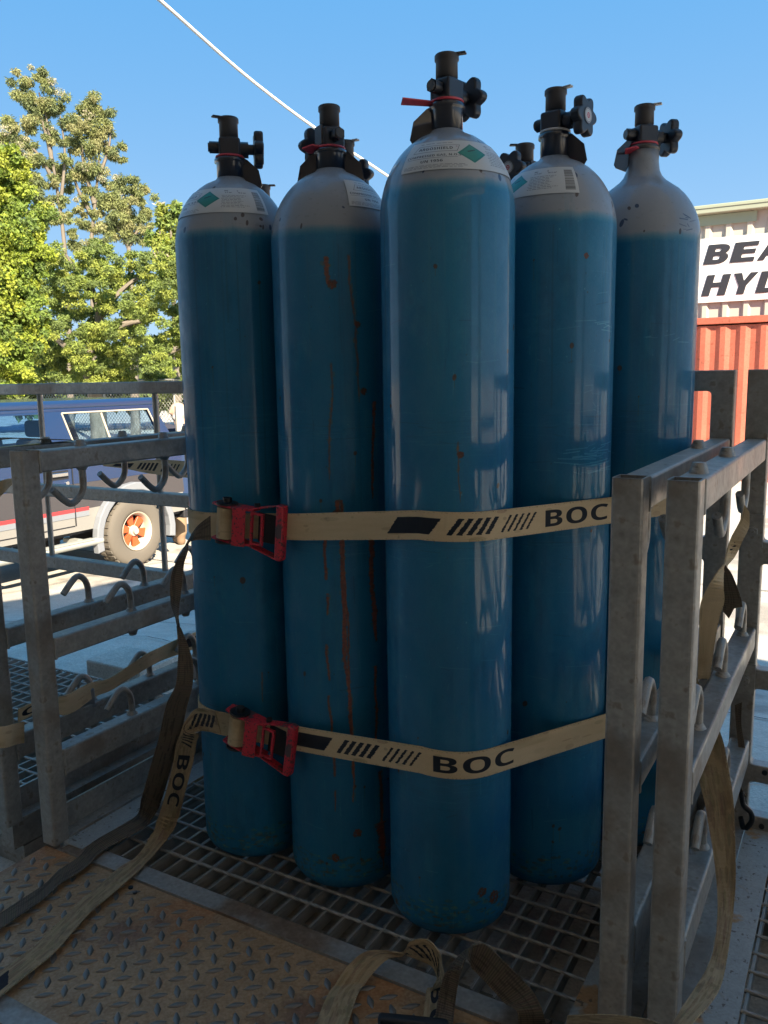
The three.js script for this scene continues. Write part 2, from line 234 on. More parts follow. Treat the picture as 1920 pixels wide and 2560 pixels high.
{
  const yg = [[0.26, 0.33, 0.02], [0.20, 0.29, 0.03], [0.32, 0.37, 0.025], [0.14, 0.22, 0.03]];
  const ol = [[0.20, 0.24, 0.075], [0.25, 0.28, 0.09], [0.14, 0.18, 0.06], [0.32, 0.32, 0.13]];
  const fe = [[0.24, 0.31, 0.045], [0.19, 0.26, 0.045], [0.30, 0.35, 0.05], [0.15, 0.21, 0.04]];
  // bright broadleaf tree
  tree('broadleaf_tree', 'bright yellow green broadleaf tree with dense small rounded leaves', 17, -60, [[20, 375, 48], [-30, 400, 70], [40, 465, 58], [-30, 520, 90], [52, 560, 52], [30, 640, 60], [-40, 650, 90], [10, 735, 66], [60, 735, 40], [75, 505, 28], [80, 600, 25], [-50, 760, 70], [25, 800, 50], [90, 690, 22], [10, 335, 22]],
    [{ pts: [[-50, 700], [-40, 550], [-20, 430]], r: [0.22, 0.08] }, { pts: [[-48, 680], [10, 600], [40, 520]], r: [0.1, 0.03] }, { pts: [[-45, 700], [20, 690], [60, 640]], r: [0.09, 0.03] }], M.barkBrown, 190, 0.066, yg, 5, { aspect: 1.6, tufts: 150, tuft: 0.25 });
  // tall open trees with pale tips
  tree('tall_feathery_tree', 'tallest open olive tree with pale twin stems and creamy tips', 30, 150, [[20, 262, 22], [0, 330, 26], [30, 330, 22], [70, 345, 20], [75, 420, 22], [100, 470, 22], [130, 470, 20], [60, 455, 18], [140, 430, 18], [42, 178, 20], [80, 165, 22], [100, 185, 20], [58, 215, 26], [92, 225, 28], [75, 262, 26], [100, 285, 20], [122, 240, 24], [140, 215, 18], [150, 265, 22], [122, 300, 20], [30, 285, 24], [8, 300, 24], [45, 312, 20], [70, 310, 16], [92, 345, 16], [130, 345, 22], [60, 375, 22], [85, 395, 20], [115, 395, 18], [105, 435, 18], [45, 340, 14]],
    [{ pts: [[146, 640], [138, 520], [125, 420], [112, 340], [104, 270], [84, 200]], r: [0.13, 0.025] }, { pts: [[130, 450], [140, 330], [130, 250]], r: [0.07, 0.02] }, { pts: [[120, 400], [80, 330], [20, 290]], r: [0.08, 0.02] }, { pts: [[112, 345], [90, 260], [50, 190]], r: [0.07, 0.02] }], M.barkGrey, 260, 0.105, ol, 21, { aspect: 3.2, bloom: 0.24, tufts: 46, tuft: 0.42, droop: -0.3 });
  tree('tall_feathery_tree', 'open olive tree with straight pale trunk and wide creamy topped head', 31, 200, [[135, 372, 18], [190, 375, 22], [230, 430, 20], [215, 490, 22], [180, 480, 20], [160, 530, 22], [210, 530, 24], [250, 400, 16], [180, 232, 24], [205, 222, 24], [230, 245, 22], [170, 268, 24], [205, 275, 30], [235, 275, 16], [160, 310, 24], [195, 325, 28], [225, 318, 20], [245, 335, 16], [262, 320, 12], [268, 345, 10], [170, 362, 24], [210, 375, 22], [150, 400, 18], [185, 415, 20], [225, 395, 18], [170, 445, 16], [205, 455, 18], [150, 470, 14], [160, 500, 14]],
    [{ pts: [[200, 640], [196, 540], [204, 450], [212, 370], [216, 290]], r: [0.14, 0.03] }, { pts: [[204, 440], [180, 350], [175, 260]], r: [0.09, 0.02] }, { pts: [[210, 390], [235, 320], [240, 260]], r: [0.07, 0.02] }, { pts: [[200, 470], [165, 400], [150, 330]], r: [0.08, 0.02] }], M.barkGrey, 260, 0.105, ol, 33, { aspect: 3.2, bloom: 0.24, tufts: 46, tuft: 0.42, droop: -0.3 });
  tree('feathery_tree', 'shorter olive tree with drooping creamy tufts beside the tall pair', 29, 290, [[265, 395, 20], [290, 400, 22], [310, 425, 20], [240, 420, 24], [275, 430, 28], [305, 455, 24], [245, 465, 26], [280, 475, 28], [318, 480, 18], [262, 505, 24], [300, 510, 22], [325, 520, 14], [235, 500, 18], [225, 445, 16]],
    [{ pts: [[285, 640], [280, 560], [275, 480], [285, 420]], r: [0.18, 0.04] }, { pts: [[280, 540], [250, 480], [240, 440]], r: [0.07, 0.02] }, { pts: [[280, 530], [305, 480], [308, 440]], r: [0.07, 0.02] }], M.barkGrey, 260, 0.105, ol, 47, { aspect: 3.2, bloom: 0.24, tufts: 46, tuft: 0.42, droop: -0.3 });
  tree('feathery_tree', 'small bright green tree with creamy tips at the end of the tree line', 25, 385, [[345, 455, 18], [375, 450, 18], [360, 480, 22], [385, 490, 22], [345, 515, 26], [378, 530, 28], [350, 560, 26], [400, 520, 26], [410, 470, 20], [430, 500, 26]],
    [{ pts: [[375, 640], [372, 560], [368, 480]], r: [0.14, 0.03] }, { pts: [[373, 580], [350, 530], [345, 480]], r: [0.06, 0.02] }], M.barkGrey, 100, 0.15, [...fe, ...yg], 59, { aspect: 2.4, bloom: 0.16, tufts: 70, tuft: 0.34 });
  // wide fine leaved tree filling the middle
  const fill = [], R = rng(77); for (let y = 545; y < 850; y += 34) for (let x = 95; x < 470; x += 38) { if (y < 575 && (x < 120 || R() < 0.25)) continue; fill.push([x + (R() - 0.5) * 30, y + (R() - 0.5) * 26, 24 + R() * 12, (R() - 0.5) * 3]); }
  tree('spreading_tree', 'wide spreading fine leaved green tree behind the parked car', 21, 215, fill,
    [{ pts: [[200, 830], [185, 780], [215, 690], [190, 600]], r: [0.24, 0.06] }, { pts: [[190, 790], [120, 730], [85, 700]], r: [0.11, 0.03] }, { pts: [[200, 740], [270, 700], [350, 690]], r: [0.11, 0.03] }, { pts: [[210, 690], [270, 620], [330, 580]], r: [0.09, 0.02] }, { pts: [[195, 640], [160, 580], [140, 545]], r: [0.08, 0.02] }, { pts: [[250, 720], [330, 770], [400, 750]], r: [0.08, 0.02] }], M.barkGrey, 190, 0.068, fe, 91, { aspect: 2.4, tufts: 84, tuft: 0.36, flat: 0.6 });
}
// far wood closing the view under the trees
{
  const cl2 = [], R = rng(303); for (let x = -40; x < 520; x += 36) for (const y of [770, 815, 850]) cl2.push([x + R() * 20, y + R() * 14, 30 + R() * 10, R() * 4]);
  const g = crown(cl2, 36, 40, 0.34, [[0.10, 0.15, 0.03], [0.07, 0.11, 0.03], [0.14, 0.18, 0.04]], 404, { aspect: 1.8, tufts: 22, tuft: 0.4 });
  solo('distant_wood', g, M.leaf, 'far green scrub filling the gaps under the trees', 'scrub', null, 'stuff');
}
// chain link fence beyond the car
{
  const t = thing('chain_link_fence', 'grey chain link fence with leaning sticks behind the parked car', 'fence', [0, 0, 0]); const z = -15.5, x0 = -20, x1 = -5, y0 = groundY(-10, -15), y1 = y0 + 2.05;
  const m = new THREE.MeshStandardMaterial({ color: new THREE.Color(0.35, 0.35, 0.33), roughness: 0.6, metalness: 0.3 });
  for (let x = x0; x <= x1; x += 2.5) part('post', rod([x, y0 - 0.1, z], [x, y1, z], 0.03), m, t);
  part('top_rail', rod([x0, y1, z], [x1, y1, z], 0.022), m, t);
  const gs = []; for (let x = x0 - 1.8; x < x1; x += 0.11) { gs.push(rod([Math.max(x, x0), y0 + Math.max(0, (x0 - x)) * 1, z], [Math.min(x + 2.05, x1), y0 + Math.min(2.05, x1 - x), z], 0.006, 4), rod([Math.max(x, x0), y1 - Math.max(0, (x0 - x)), z + 0.004], [Math.min(x + 2.05, x1), y1 - Math.min(2.05, x1 - x), z + 0.004], 0.006, 4)); }
  const w = part('wire_mesh', merge(gs), m, t); w.userData.kind = 'stuff';
}

// ------------------------------------------------------------------ parked four wheel drive; local: +z to its nose, +x its near side, y from the ground
{
  const gx = -6.8, gz = -7.10, gy = groundY(-7.4, -5.5);
  const t = thing('parked_car', 'blue and grey lifted four wheel drive with orange spoked wheel', 'car', [gx - 0.84, gy, gz]);
  const W = 0.84, P = {
    blue: new THREE.MeshPhysicalMaterial({ color: new THREE.Color(0.008, 0.030, 0.095), roughness: 0.4, clearcoat: 0.8, clearcoatRoughness: 0.12 }),
    mid: new THREE.MeshPhysicalMaterial({ color: new THREE.Color(0.05, 0.046, 0.05), roughness: 0.4, clearcoat: 0.6, clearcoatRoughness: 0.15 }),
    low: new THREE.MeshPhysicalMaterial({ color: new THREE.Color(0.25, 0.24, 0.22), roughness: 0.45, clearcoat: 0.5, clearcoatRoughness: 0.2 }),
    red: new THREE.MeshStandardMaterial({ color: new THREE.Color(0.5, 0.045, 0.05), roughness: 0.4 }),
    trim: new THREE.MeshStandardMaterial({ color: new THREE.Color(0.5, 0.44, 0.34), roughness: 0.45 }),
    glass: new THREE.MeshPhysicalMaterial({ color: new THREE.Color(0.62, 0.76, 0.88), roughness: 0.03, transmission: 1, thickness: 0, ior: 1.5 }),
    tyre: new THREE.MeshStandardMaterial({ color: new THREE.Color(0.13, 0.115, 0.095), roughness: 0.85 }),
    rim: new THREE.MeshStandardMaterial({ color: new THREE.Color(0.5, 0.44, 0.35), roughness: 0.4 }),
    orange: new THREE.MeshStandardMaterial({ color: new THREE.Color(0.52, 0.085, 0.025), roughness: 0.45 }),
    black: M.dark, flare: new THREE.MeshStandardMaterial({ color: new THREE.Color(0.22, 0.235, 0.26), roughness: 0.5 }),
    steel: new THREE.MeshStandardMaterial({ color: new THREE.Color(0.45, 0.46, 0.42), roughness: 0.5, metalness: 0.3 }),
    chrome: new THREE.MeshStandardMaterial({ color: new THREE.Color(0.6, 0.6, 0.6), roughness: 0.15, metalness: 1 }),
    seat: new THREE.MeshStandardMaterial({ color: new THREE.Color(0.05, 0.055, 0.07), roughness: 0.9 }),
  };
  const side = (pts, holes, w, x) => { const s = new THREE.Shape(pts.map(p => new THREE.Vector2(-p[0], p[1]))); (holes || []).forEach(h => s.holes.push(h)); const g = new THREE.ExtrudeGeometry(s, { depth: w, bevelEnabled: false, curveSegments: 20 }); g.rotateY(Math.PI / 2); g.translate(x, 0, 0); return strip(g); };   // outline in (z,y)
  const wheelZ = [0.80, 3.45], wr = 0.387;
  const arch = (z, r, y0) => { const a = []; for (let k = 0; k <= 14; k++) { const t2 = Math.PI * k / 14; a.push([z - r * Math.cos(t2), y0 + r * Math.sin(t2)]); } return a; };
  const lowerBand = (y0, y1) => { const o = [[0.02, y1], [0.0, y0]]; for (const z of wheelZ) { const a = arch(z, 0.50, 0.36).filter(p => p[1] >= y0 && p[1] <= y1 + 0.5); if (y0 < 0.86) { const hw = Math.sqrt(Math.max(0, 0.25 - (y0 - 0.36) ** 2)); o.push([z - hw, y0]); arch(z, 0.50, 0.36).forEach(p => { if (p[1] > y0 && p[1] < y1) o.push(p); else if (p[1] >= y1) o.push([p[0], y1 - 0.001]); }); o.push([z + hw, y0]); } } o.push([4.2, y0], [4.2, y1]); return o; };
  const band = (y0, y1, hw, mat, name, inset = 0) => { for (const s of [1, -1]) part(name, side(lowerBand(y0, y1), null, 0.05, s > 0 ? hw - 0.05 : -hw), mat, t); };
  band(0.985, 1.26, W, P.blue, 'upper_side'); band(0.72, 0.984, W + 0.004, P.mid, 'middle_side'); band(0.50, 0.719, W, P.low, 'lower_side');
  part('floor_pan', span(-W + 0.06, W - 0.06, 0.46, 0.56, 0.03, 4.15), P.black, t);
  part('bonnet', span(-W + 0.04, W - 0.04, 1.12, 1.27, 2.95, 4.18, 0.04), P.blue, t);
  part('front_panel', span(-W + 0.06, W - 0.06, 0.55, 1.11, 4.1, 4.19), P.blue, t);
  part('front_bumper', span(-W, W, 0.42, 0.6, 4.2, 4.34, 0.03), P.black, t);
  // greenhouse: sides lean in
  const lean = (g, s) => { const p = g.attributes.position; for (let i = 0; i < p.count; i++) { const y = p.getY(i); if (y > 1.2) p.setX(i, p.getX(i) - s * (y - 1.25) * 0.16); } g.computeVertexNormals(); return g; };
  const rect = q => { const h = new THREE.Path(); q.forEach((p, i) => i ? h.lineTo(-p[0], p[1]) : h.moveTo(-p[0], p[1])); h.closePath(); return h; };
  const gh = [[0.05, 1.25], [0.33, 1.735], [2.38, 1.735], [2.95, 1.25]];
  const wins = [[[0.26, 1.31], [1.46, 1.31], [1.56, 1.685], [0.42, 1.685]], [[1.80, 1.31], [2.76, 1.31], [2.32, 1.685], [1.80, 1.685]]];
  for (const s of [1, -1]) {
    part('window_frame', lean(side(gh, wins.map(rect), 0.04, s > 0 ? W - 0.05 : -W + 0.01), s), P.blue, t);
    wins.forEach(w => { const g = side(w, null, 0.004, s > 0 ? W - 0.035 : -W + 0.03); part('window', lean(g, s), P.glass, t); });
  }
  // cream seal round the rear side window and its divider
  const w0 = wins[0], sealPts = [...w0, w0[0]].map(p => V3(W - 0.006 - (p[1] - 1.25) * 0.16, p[1], p[0]));
  for (let i = 0; i < 4; i++) part('window_seal', rod(sealPts[i].toArray(), sealPts[i + 1].toArray(), 0.009, 6), P.trim, t);
  part('window_divider', rod([W - 0.02 - 0.01, 1.31, 0.98], [W - 0.02 - 0.068, 1.67, 1.06], 0.012, 6), P.trim, t);
  part('roof', new RoundedBoxGeometry(1.53, 0.09, 2.16, 3, 0.04).translate(0, 1.765, 1.30), P.blue, t);
  for (const s of [1, -1]) part('roof_gutter', span(s > 0 ? W - 0.11 : -W + 0.08, s > 0 ? W - 0.08 : -W + 0.11, 1.705, 1.725, 0.26, 2.4), P.blue, t);
  part('windscreen', (() => { const g = new THREE.BoxGeometry(1.45, 0.72, 0.006); g.rotateX(-0.88); g.translate(0, 1.485, 2.64); return boxUV(g); })(), P.glass, t);
  part('rear_frame', merge(span(-W + 0.05, -W + 0.2, 0.55, 1.25, 0.0, 0.05), span(W - 0.2, W - 0.05, 0.55, 1.25, 0.0, 0.05), span(-W + 0.2, W - 0.2, 0.5, 0.62, 0.0, 0.05)), P.blue, t);
  // open tail door, swung out behind
  const td = piece('tail_door', t); td.position.set(W - 0.10, 0.62, -0.02); td.rotation.y = -2.0;
  part('door_skin', span(-1.35, 0, 0, 0.62, -0.05, 0), P.blue, td); part('door_frame', merge(span(-1.35, -1.28, 0.62, 1.08, -0.05, 0), span(-0.07, 0, 0.62, 1.08, -0.05, 0), span(-1.28, -0.07, 1.02, 1.08, -0.05, 0)), P.rim, td); part('tail_lamp', new THREE.CylinderGeometry(0.06, 0.06, 0.03, 16).rotateX(Math.PI / 2).translate(-0.2, 0.9, 0.02), P.rim, td);
  // near side details: door gaps and handle recess are dark slabs on the skin, stripe, handle, step, flares
  for (const z of [1.55, 2.72]) part('door_gap', span(W - 0.02, W + 0.0065, 0.56, 1.25, z - 0.006, z + 0.006), P.black, t);
  part('door_lower_gap', span(W - 0.02, W + 0.0015, 0.553, 0.565, 1.56, 2.72), P.black, t);
  for (const [a, b] of [[1.38, 1.543], [1.558, 2.713], [2.728, 2.85]]) { part('red_stripe', span(W + 0.002, W + 0.008, 0.70, 0.735, a, b), P.red, t); part('pale_stripe', span(W + 0.001, W + 0.006, 0.645, 0.698, a, b), P.flare, t); }
  const hd = part('door_handle', span(W + 0.01, W + 0.035, 1.075, 1.115, 1.62, 1.82, 0.008), P.chrome, t); part('handle_recess', span(W + 0.0012, W + 0.006, 1.045, 1.13, 1.6, 1.84), P.black, hd);
  part('fuel_cap', new THREE.CylinderGeometry(0.02, 0.02, 0.012, 12).rotateZ(Math.PI / 2).translate(W + 0.007, 1.0, 1.62), P.chrome, t);
  part('side_step', merge(new THREE.CapsuleGeometry(0.038, 1.5, 4, 10).rotateX(Math.PI / 2).translate(W + 0.05, 0.375, 2.05), span(W + 0.02, W + 0.09, 0.40, 0.415, 1.4, 2.7), span(W - 0.2, W + 0.02, 0.38, 0.42, 1.5, 1.56), span(W - 0.2, W + 0.02, 0.38, 0.42, 2.4, 2.46)), P.steel, t);
  for (const z of wheelZ) {
    const o = [], inn = []; for (let k = 0; k <= 16; k++) { const a = Math.PI * (-0.06 + 1.12 * k / 16); o.push(new THREE.Vector2(-(z - 0.55 * Math.cos(a)), 0.36 + 0.55 * Math.sin(a))); inn.push(new THREE.Vector2(-(z - 0.49 * Math.cos(a)), 0.36 + 0.49 * Math.sin(a))); }
    const s = new THREE.Shape([...o, ...inn.reverse()]); const g = new THREE.ExtrudeGeometry(s, { depth: 0.06, bevelEnabled: true, bevelSize: 0.012, bevelThickness: 0.012, bevelSegments: 2 }); g.rotateY(Math.PI / 2); g.translate(W + 0.005, 0, 0); part('wheel_flare', strip(g), P.flare, t);
    part('mud_flap', span(W - 0.2, W + 0.05, 0.22, 0.5, z - 0.56, z - 0.545), P.black, t);
    part('wheel_well', span(W - 0.42, W - 0.36, 0.3, 0.98, z - 0.5, z + 0.5), P.black, t);
    for (const sd of [1, -1]) {
      const wg = piece('wheel', t); wg.position.set(sd * (W - 0.06), wr, z); if (sd < 0) wg.rotation.y = Math.PI;
      const prof = [[0.20, -0.11], [0.25, -0.125], [0.33, -0.125], [0.372, -0.105], [0.387, -0.075], [0.387, 0.075], [0.372, 0.105], [0.33, 0.125], [0.25, 0.125], [0.212, 0.11], [0.205, 0.09]].map(p => new THREE.Vector2(p[0], p[1]));
      const ty = new THREE.LatheGeometry(prof, 40); ty.rotateZ(-Math.PI / 2); const lugs = []; for (let k = 0; k < 34; k++) { const b = new THREE.BoxGeometry(0.075, 0.014, 0.034); b.translate(sd > 0 ? 0.055 : 0.055, 0.389, 0); b.rotateX(k / 34 * Math.PI * 2); lugs.push(b); const c2 = new THREE.BoxGeometry(0.075, 0.014, 0.034); c2.translate(-0.055, 0.389, 0); c2.rotateX((k + 0.5) / 34 * Math.PI * 2); lugs.push(c2); }
      part('tyre', merge(ty, lugs), P.tyre, wg);
      const rp = [[0.206, 0.112], [0.212, 0.118], [0.205, 0.122], [0.19, 0.10], [0.178, 0.06], [0.17, -0.02], [0.0, -0.03]].map(p => new THREE.Vector2(p[0], p[1])); const rg = new THREE.LatheGeometry(rp, 36); rg.rotateZ(-Math.PI / 2); part('rim', strip(rg), P.rim, wg);
      for (let k = 0; k < 6; k++) { const sh = new THREE.Shape([new THREE.Vector2(-0.022, 0.05), new THREE.Vector2(0.022, 0.05), new THREE.Vector2(0.05, 0.172), new THREE.Vector2(-0.05, 0.172)]); const g2 = new THREE.ExtrudeGeometry(sh, { depth: 0.02, bevelEnabled: true, bevelSize: 0.004, bevelThickness: 0.004, bevelSegments: 1 }); g2.rotateY(Math.PI / 2); g2.translate(0.03, 0, 0); g2.rotateX(k * Math.PI / 3 + 0.25); part('spoke', strip(g2), P.orange, wg); }
      part('hub', new THREE.CylinderGeometry(0.055, 0.07, 0.05, 14).rotateZ(-Math.PI / 2).translate(0.05, 0, 0), P.rim, wg); part('hub_cap', new THREE.CylinderGeometry(0.034, 0.036, 0.05, 12).rotateZ(-Math.PI / 2).translate(0.08, 0, 0), P.steel, wg);
    }
    part('axle', rod([-0.7, wr, z], [0.7, wr, z], 0.05), P.black, t);
  }
  for (const s of [0.4, -0.4]) { const st = piece('front_seat', t); part('seat_back', new RoundedBoxGeometry(0.46, 0.62, 0.14, 2, 0.05).translate(s, 1.12, 1.62), P.seat, st); part('head_rest', new RoundedBoxGeometry(0.26, 0.17, 0.09, 2, 0.04).translate(s, 1.53, 1.60), P.seat, st); part('seat_base', new RoundedBoxGeometry(0.46, 0.16, 0.5, 2, 0.05).translate(s, 0.8, 1.93), P.seat, st); }
  part('rear_bumper', span(-W + 0.02, W - 0.02, 0.40, 0.49, -0.14, 0.0, 0.02), P.black, t);
}

// ------------------------------------------------------------------ person standing at the open tail door
function blob(joints, bones, res, smooth = 0.03, pad = 0.06) {   // one continuous body surface from tapered capsules
  const bb = new THREE.Box3(); for (const j of Object.values(joints)) { bb.expandByPoint(V3(j[0] - j[3] - pad, j[1] - j[3] - pad, j[2] - j[3] - pad)); bb.expandByPoint(V3(j[0] + j[3] + pad, j[1] + j[3] + pad, j[2] + j[3] + pad)); }
  const c = bb.getCenter(V3()), hs = Math.max(...bb.getSize(V3()).toArray()) / 2, mc = new MarchingCubes(res, new THREE.MeshBasicMaterial(), false, false, 120000); mc.isolation = 0;
  const bl = bones.map(([a, b]) => [joints[a], joints[b]]); let i = 0;
  for (let z = 0; z < res; z++) for (let y = 0; y < res; y++) for (let x = 0; x < res; x++, i++) {
    const px = c.x + (x / res * 2 - 1) * hs, py = c.y + (y / res * 2 - 1) * hs, pz = c.z + (z / res * 2 - 1) * hs; let d = 9;
    for (const [A, B] of bl) { const ex = B[0] - A[0], ey = B[1] - A[1], ez = B[2] - A[2], L = ex * ex + ey * ey + ez * ez, t = L ? cl(((px - A[0]) * ex + (py - A[1]) * ey + (pz - A[2]) * ez) / L) : 0; const q = Math.hypot(px - A[0] - ex * t, py - A[1] - ey * t, pz - A[2] - ez * t) - (A[3] + (B[3] - A[3]) * t); const h = cl(0.5 + 0.5 * (d - q) / smooth); d = d + (q - d) * h - smooth * h * (1 - h); }
    mc.field[i] = -d;
  }
  mc.update(); const n = mc.count ?? mc.geometry.drawRange.count, p = new Float32Array(mc.positionArray.slice(0, n * 3)), nn = new Float32Array(mc.normalArray.slice(0, n * 3));
  for (let k = 0; k < n; k++) { p[k * 3] = c.x + p[k * 3] * hs; p[k * 3 + 1] = c.y + p[k * 3 + 1] * hs; p[k * 3 + 2] = c.z + p[k * 3 + 2] * hs; }
  const g = new THREE.BufferGeometry(); g.setAttribute('position', new THREE.BufferAttribute(p, 3)); g.setAttribute('normal', new THREE.BufferAttribute(nn, 3)); return g;
}
{
  const x = -7.16, z = -7.52, gy = groundY(x, z);
  const t = thing('person', 'person in dark shirt and tan trousers leaning at the open car tail door', 'person', [x, gy, z]); t.rotation.y = -0.5;
  const skin = new THREE.MeshStandardMaterial({ color: new THREE.Color(0.62, 0.40, 0.28), roughness: 0.6 }), cloth = new THREE.MeshStandardMaterial({ color: new THREE.Color(0.03, 0.032, 0.05), roughness: 0.9 }), pant = new THREE.MeshStandardMaterial({ color: new THREE.Color(0.27, 0.19, 0.12), roughness: 0.95 }), boot = new THREE.MeshStandardMaterial({ color: new THREE.Color(0.20, 0.13, 0.08), roughness: 0.8 });
  // body (skin): trunk, arms, neck and head leaning a little forward (local -x)
  const J = { pelvis: [0, 0.94, 0, 0.14], chest: [-0.06, 1.28, 0, 0.15], neck: [-0.11, 1.47, 0, 0.065], head: [-0.16, 1.62, 0, 0.098], chin: [-0.215, 1.555, 0, 0.055], nose: [-0.268, 1.605, 0, 0.015], brow: [-0.235, 1.645, 0, 0.05], shL: [-0.07, 1.40, 0.18, 0.07], elL: [-0.12, 1.12, 0.25, 0.048], wrL: [-0.32, 0.98, 0.20, 0.034], haL: [-0.40, 0.96, 0.19, 0.036], shR: [-0.07, 1.40, -0.18, 0.07], elR: [-0.12, 1.12, -0.25, 0.048], wrR: [-0.32, 0.98, -0.20, 0.034], haR: [-0.40, 0.96, -0.19, 0.036], hipL: [0, 0.90, 0.09, 0.10], knL: [-0.02, 0.50, 0.10, 0.068], anL: [0, 0.10, 0.11, 0.05], hipR: [0, 0.90, -0.09, 0.10], knR: [0.02, 0.50, -0.10, 0.068], anR: [0.06, 0.10, -0.11, 0.05], earL: [-0.15, 1.61, 0.1, 0.02], earR: [-0.15, 1.61, -0.1, 0.02] };
  const B = [['pelvis', 'chest'], ['chest', 'neck'], ['neck', 'head'], ['head', 'chin'], ['brow', 'nose'], ['head', 'earL'], ['head', 'earR']];
  for (const s of ['L', 'R']) { B.push(['chest', 'sh' + s], ['sh' + s, 'el' + s], ['el' + s, 'wr' + s], ['wr' + s, 'ha' + s], ['pelvis', 'hip' + s], ['hip' + s, 'kn' + s], ['kn' + s, 'an' + s]); const sg = s === 'L' ? 1 : -1; [0, 1, 2, 3].forEach(k => { const zz = 0.19 * sg + (k - 1.5) * 0.021; J['f' + s + k] = [-0.43, 0.955, zz, 0.0095]; J['g' + s + k] = [-0.475 - 0.012 * Math.sin(k + 0.6), 0.935, zz, 0.009]; J['h' + s + k] = [-0.49, 0.905, zz, 0.008]; B.push(['ha' + s, 'f' + s + k], ['f' + s + k, 'g' + s + k], ['g' + s + k, 'h' + s + k]); }); J['t' + s] = [-0.38, 0.95, 0.19 * sg - 0.04 * sg, 0.011]; J['u' + s] = [-0.43, 0.93, 0.19 * sg - 0.055 * sg, 0.009]; B.push(['wr' + s, 't' + s], ['t' + s, 'u' + s]); }
  part('body', blob(J, B, 150, 0.02), skin, t);
  const S = { pelvis: [0, 0.93, 0, 0.16], chest: [-0.06, 1.28, 0, 0.172], base: [-0.10, 1.43, 0, 0.075], shL: [-0.07, 1.39, 0.185, 0.088], elL: [-0.10, 1.22, 0.225, 0.075], shR: [-0.07, 1.39, -0.185, 0.088], elR: [-0.10, 1.22, -0.225, 0.075] };
  part('shirt', blob(S, [['pelvis', 'chest'], ['chest', 'base'], ['chest', 'shL'], ['chest', 'shR'], ['shL', 'elL'], ['shR', 'elR']], 60, 0.04), cloth, t);
  const T = { pelvis: [0, 0.92, 0, 0.165], hipL: [0, 0.88, 0.09, 0.118], knL: [-0.02, 0.50, 0.10, 0.088], anL: [0, 0.16, 0.11, 0.085], hipR: [0, 0.88, -0.09, 0.118], knR: [0.02, 0.50, -0.10, 0.088], anR: [0.06, 0.16, -0.11, 0.085] };
  part('trousers', blob(T, [['pelvis', 'hipL'], ['pelvis', 'hipR'], ['hipL', 'knL'], ['knL', 'anL'], ['hipR', 'knR'], ['knR', 'anR']], 72, 0.03), pant, t);
  for (const [bx, bz] of [[0, 0.11], [0.06, -0.11]]) part('boot', blob({ a: [bx + 0.01, 0.13, bz, 0.058], h: [bx + 0.03, 0.045, bz, 0.045], t: [bx - 0.16, 0.045, bz, 0.042] }, [['a', 'h'], ['h', 't'], ['a', 't']], 36, 0.03), boot, t);
  part('hair', blob({ a: [-0.105, 1.60, 0, 0.075], b: [-0.10, 1.55, 0.05, 0.045], c: [-0.10, 1.55, -0.05, 0.045] }, [['a', 'b'], ['a', 'c']], 32, 0.02), new THREE.MeshStandardMaterial({ color: new THREE.Color(0.5, 0.46, 0.42), roughness: 0.9 }), t);
}
// ------------------------------------------------------------------ steel cylinder pallets; local: x across 0..1.29, front posts at z 0, deck top at y 0.15
const DECK = 0.15, Yc = y => y + H;                 // Yc: height surveyed from the eye -> height above the hardstand
const PW = 1.29, PT = 0.042;
function postGeo(h) { const o = PT / 2, r = 0.006, s = new THREE.Shape(); s.moveTo(-o + r, -o); s.lineTo(o - r, -o); s.quadraticCurveTo(o, -o, o, -o + r); s.lineTo(o, o - r); s.quadraticCurveTo(o, o, o - r, o); s.lineTo(-o + r, o); s.quadraticCurveTo(-o, o, -o, o - r); s.lineTo(-o, -o + r); s.quadraticCurveTo(-o, -o, -o + r, -o); const i = o - 0.003, p = new THREE.Path(); p.moveTo(-i, -i); p.lineTo(-i, i); p.lineTo(i, i); p.lineTo(i, -i); p.closePath(); s.holes.push(p); const g = new THREE.ExtrudeGeometry(s, { depth: h, bevelEnabled: false, curveSegments: 3 }); g.rotateX(-Math.PI / 2); uvShift += 0.377; return boxUV(strip(g), 1, uvShift, uvShift * 0.3); }
const frontPost = postGeo(Yc(-0.133) - DECK), HOOK = {};
{
  const j = [[0, 0.03, 0], [0, 0, 0], [0, -0.045, 0], [0, -0.066, 0.012], [0, -0.079, 0.034], [0, -0.068, 0.055], [0, -0.042, 0.083]], c = [[0, -0.02, 0], [0, 0.015, 0], [0, 0.042, 0.002], [0, 0.062, 0.012], [0, 0.072, 0.030], [0, 0.060, 0.050], [0, 0.036, 0.076]];
  const cap = (g, p, q) => { const e = V3(...p), b = V3(...q), d = e.clone().sub(b).normalize(), k = new THREE.CircleGeometry(0.008, 8); k.applyQuaternion(new THREE.Quaternion().setFromUnitVectors(V3(0, 0, 1), d)); k.translate(e.x, e.y, e.z); return merge(g, k); };
  HOOK.down = cap(tube(j, 0.008, 26, 8), j[6], j[5]); HOOK.up = cap(tube(c, 0.008, 26, 8), c[6], c[5]);
  HOOK.nub = strip(new THREE.CylinderGeometry(0.009, 0.014, 0.015, 8)); HOOK.weld = strip(new THREE.CylinderGeometry(0.009, 0.014, 0.008, 8));
}
const barGeo = (() => { const g = new THREE.BoxGeometry(0.005, 0.028, 1); return strip(g); })();
function twistRod(L) { const n = Math.round(L / 0.02), g = new THREE.BoxGeometry(L, 0.006, 0.006, n, 1, 1), p = g.attributes.position; for (let i = 0; i < p.count; i++) { const a = p.getX(i) / 0.05 * Math.PI, y = p.getY(i), z = p.getZ(i); p.setXYZ(i, p.getX(i), y * Math.cos(a) - z * Math.sin(a), y * Math.sin(a) + z * Math.cos(a)); } g.computeVertexNormals(); return strip(g); }
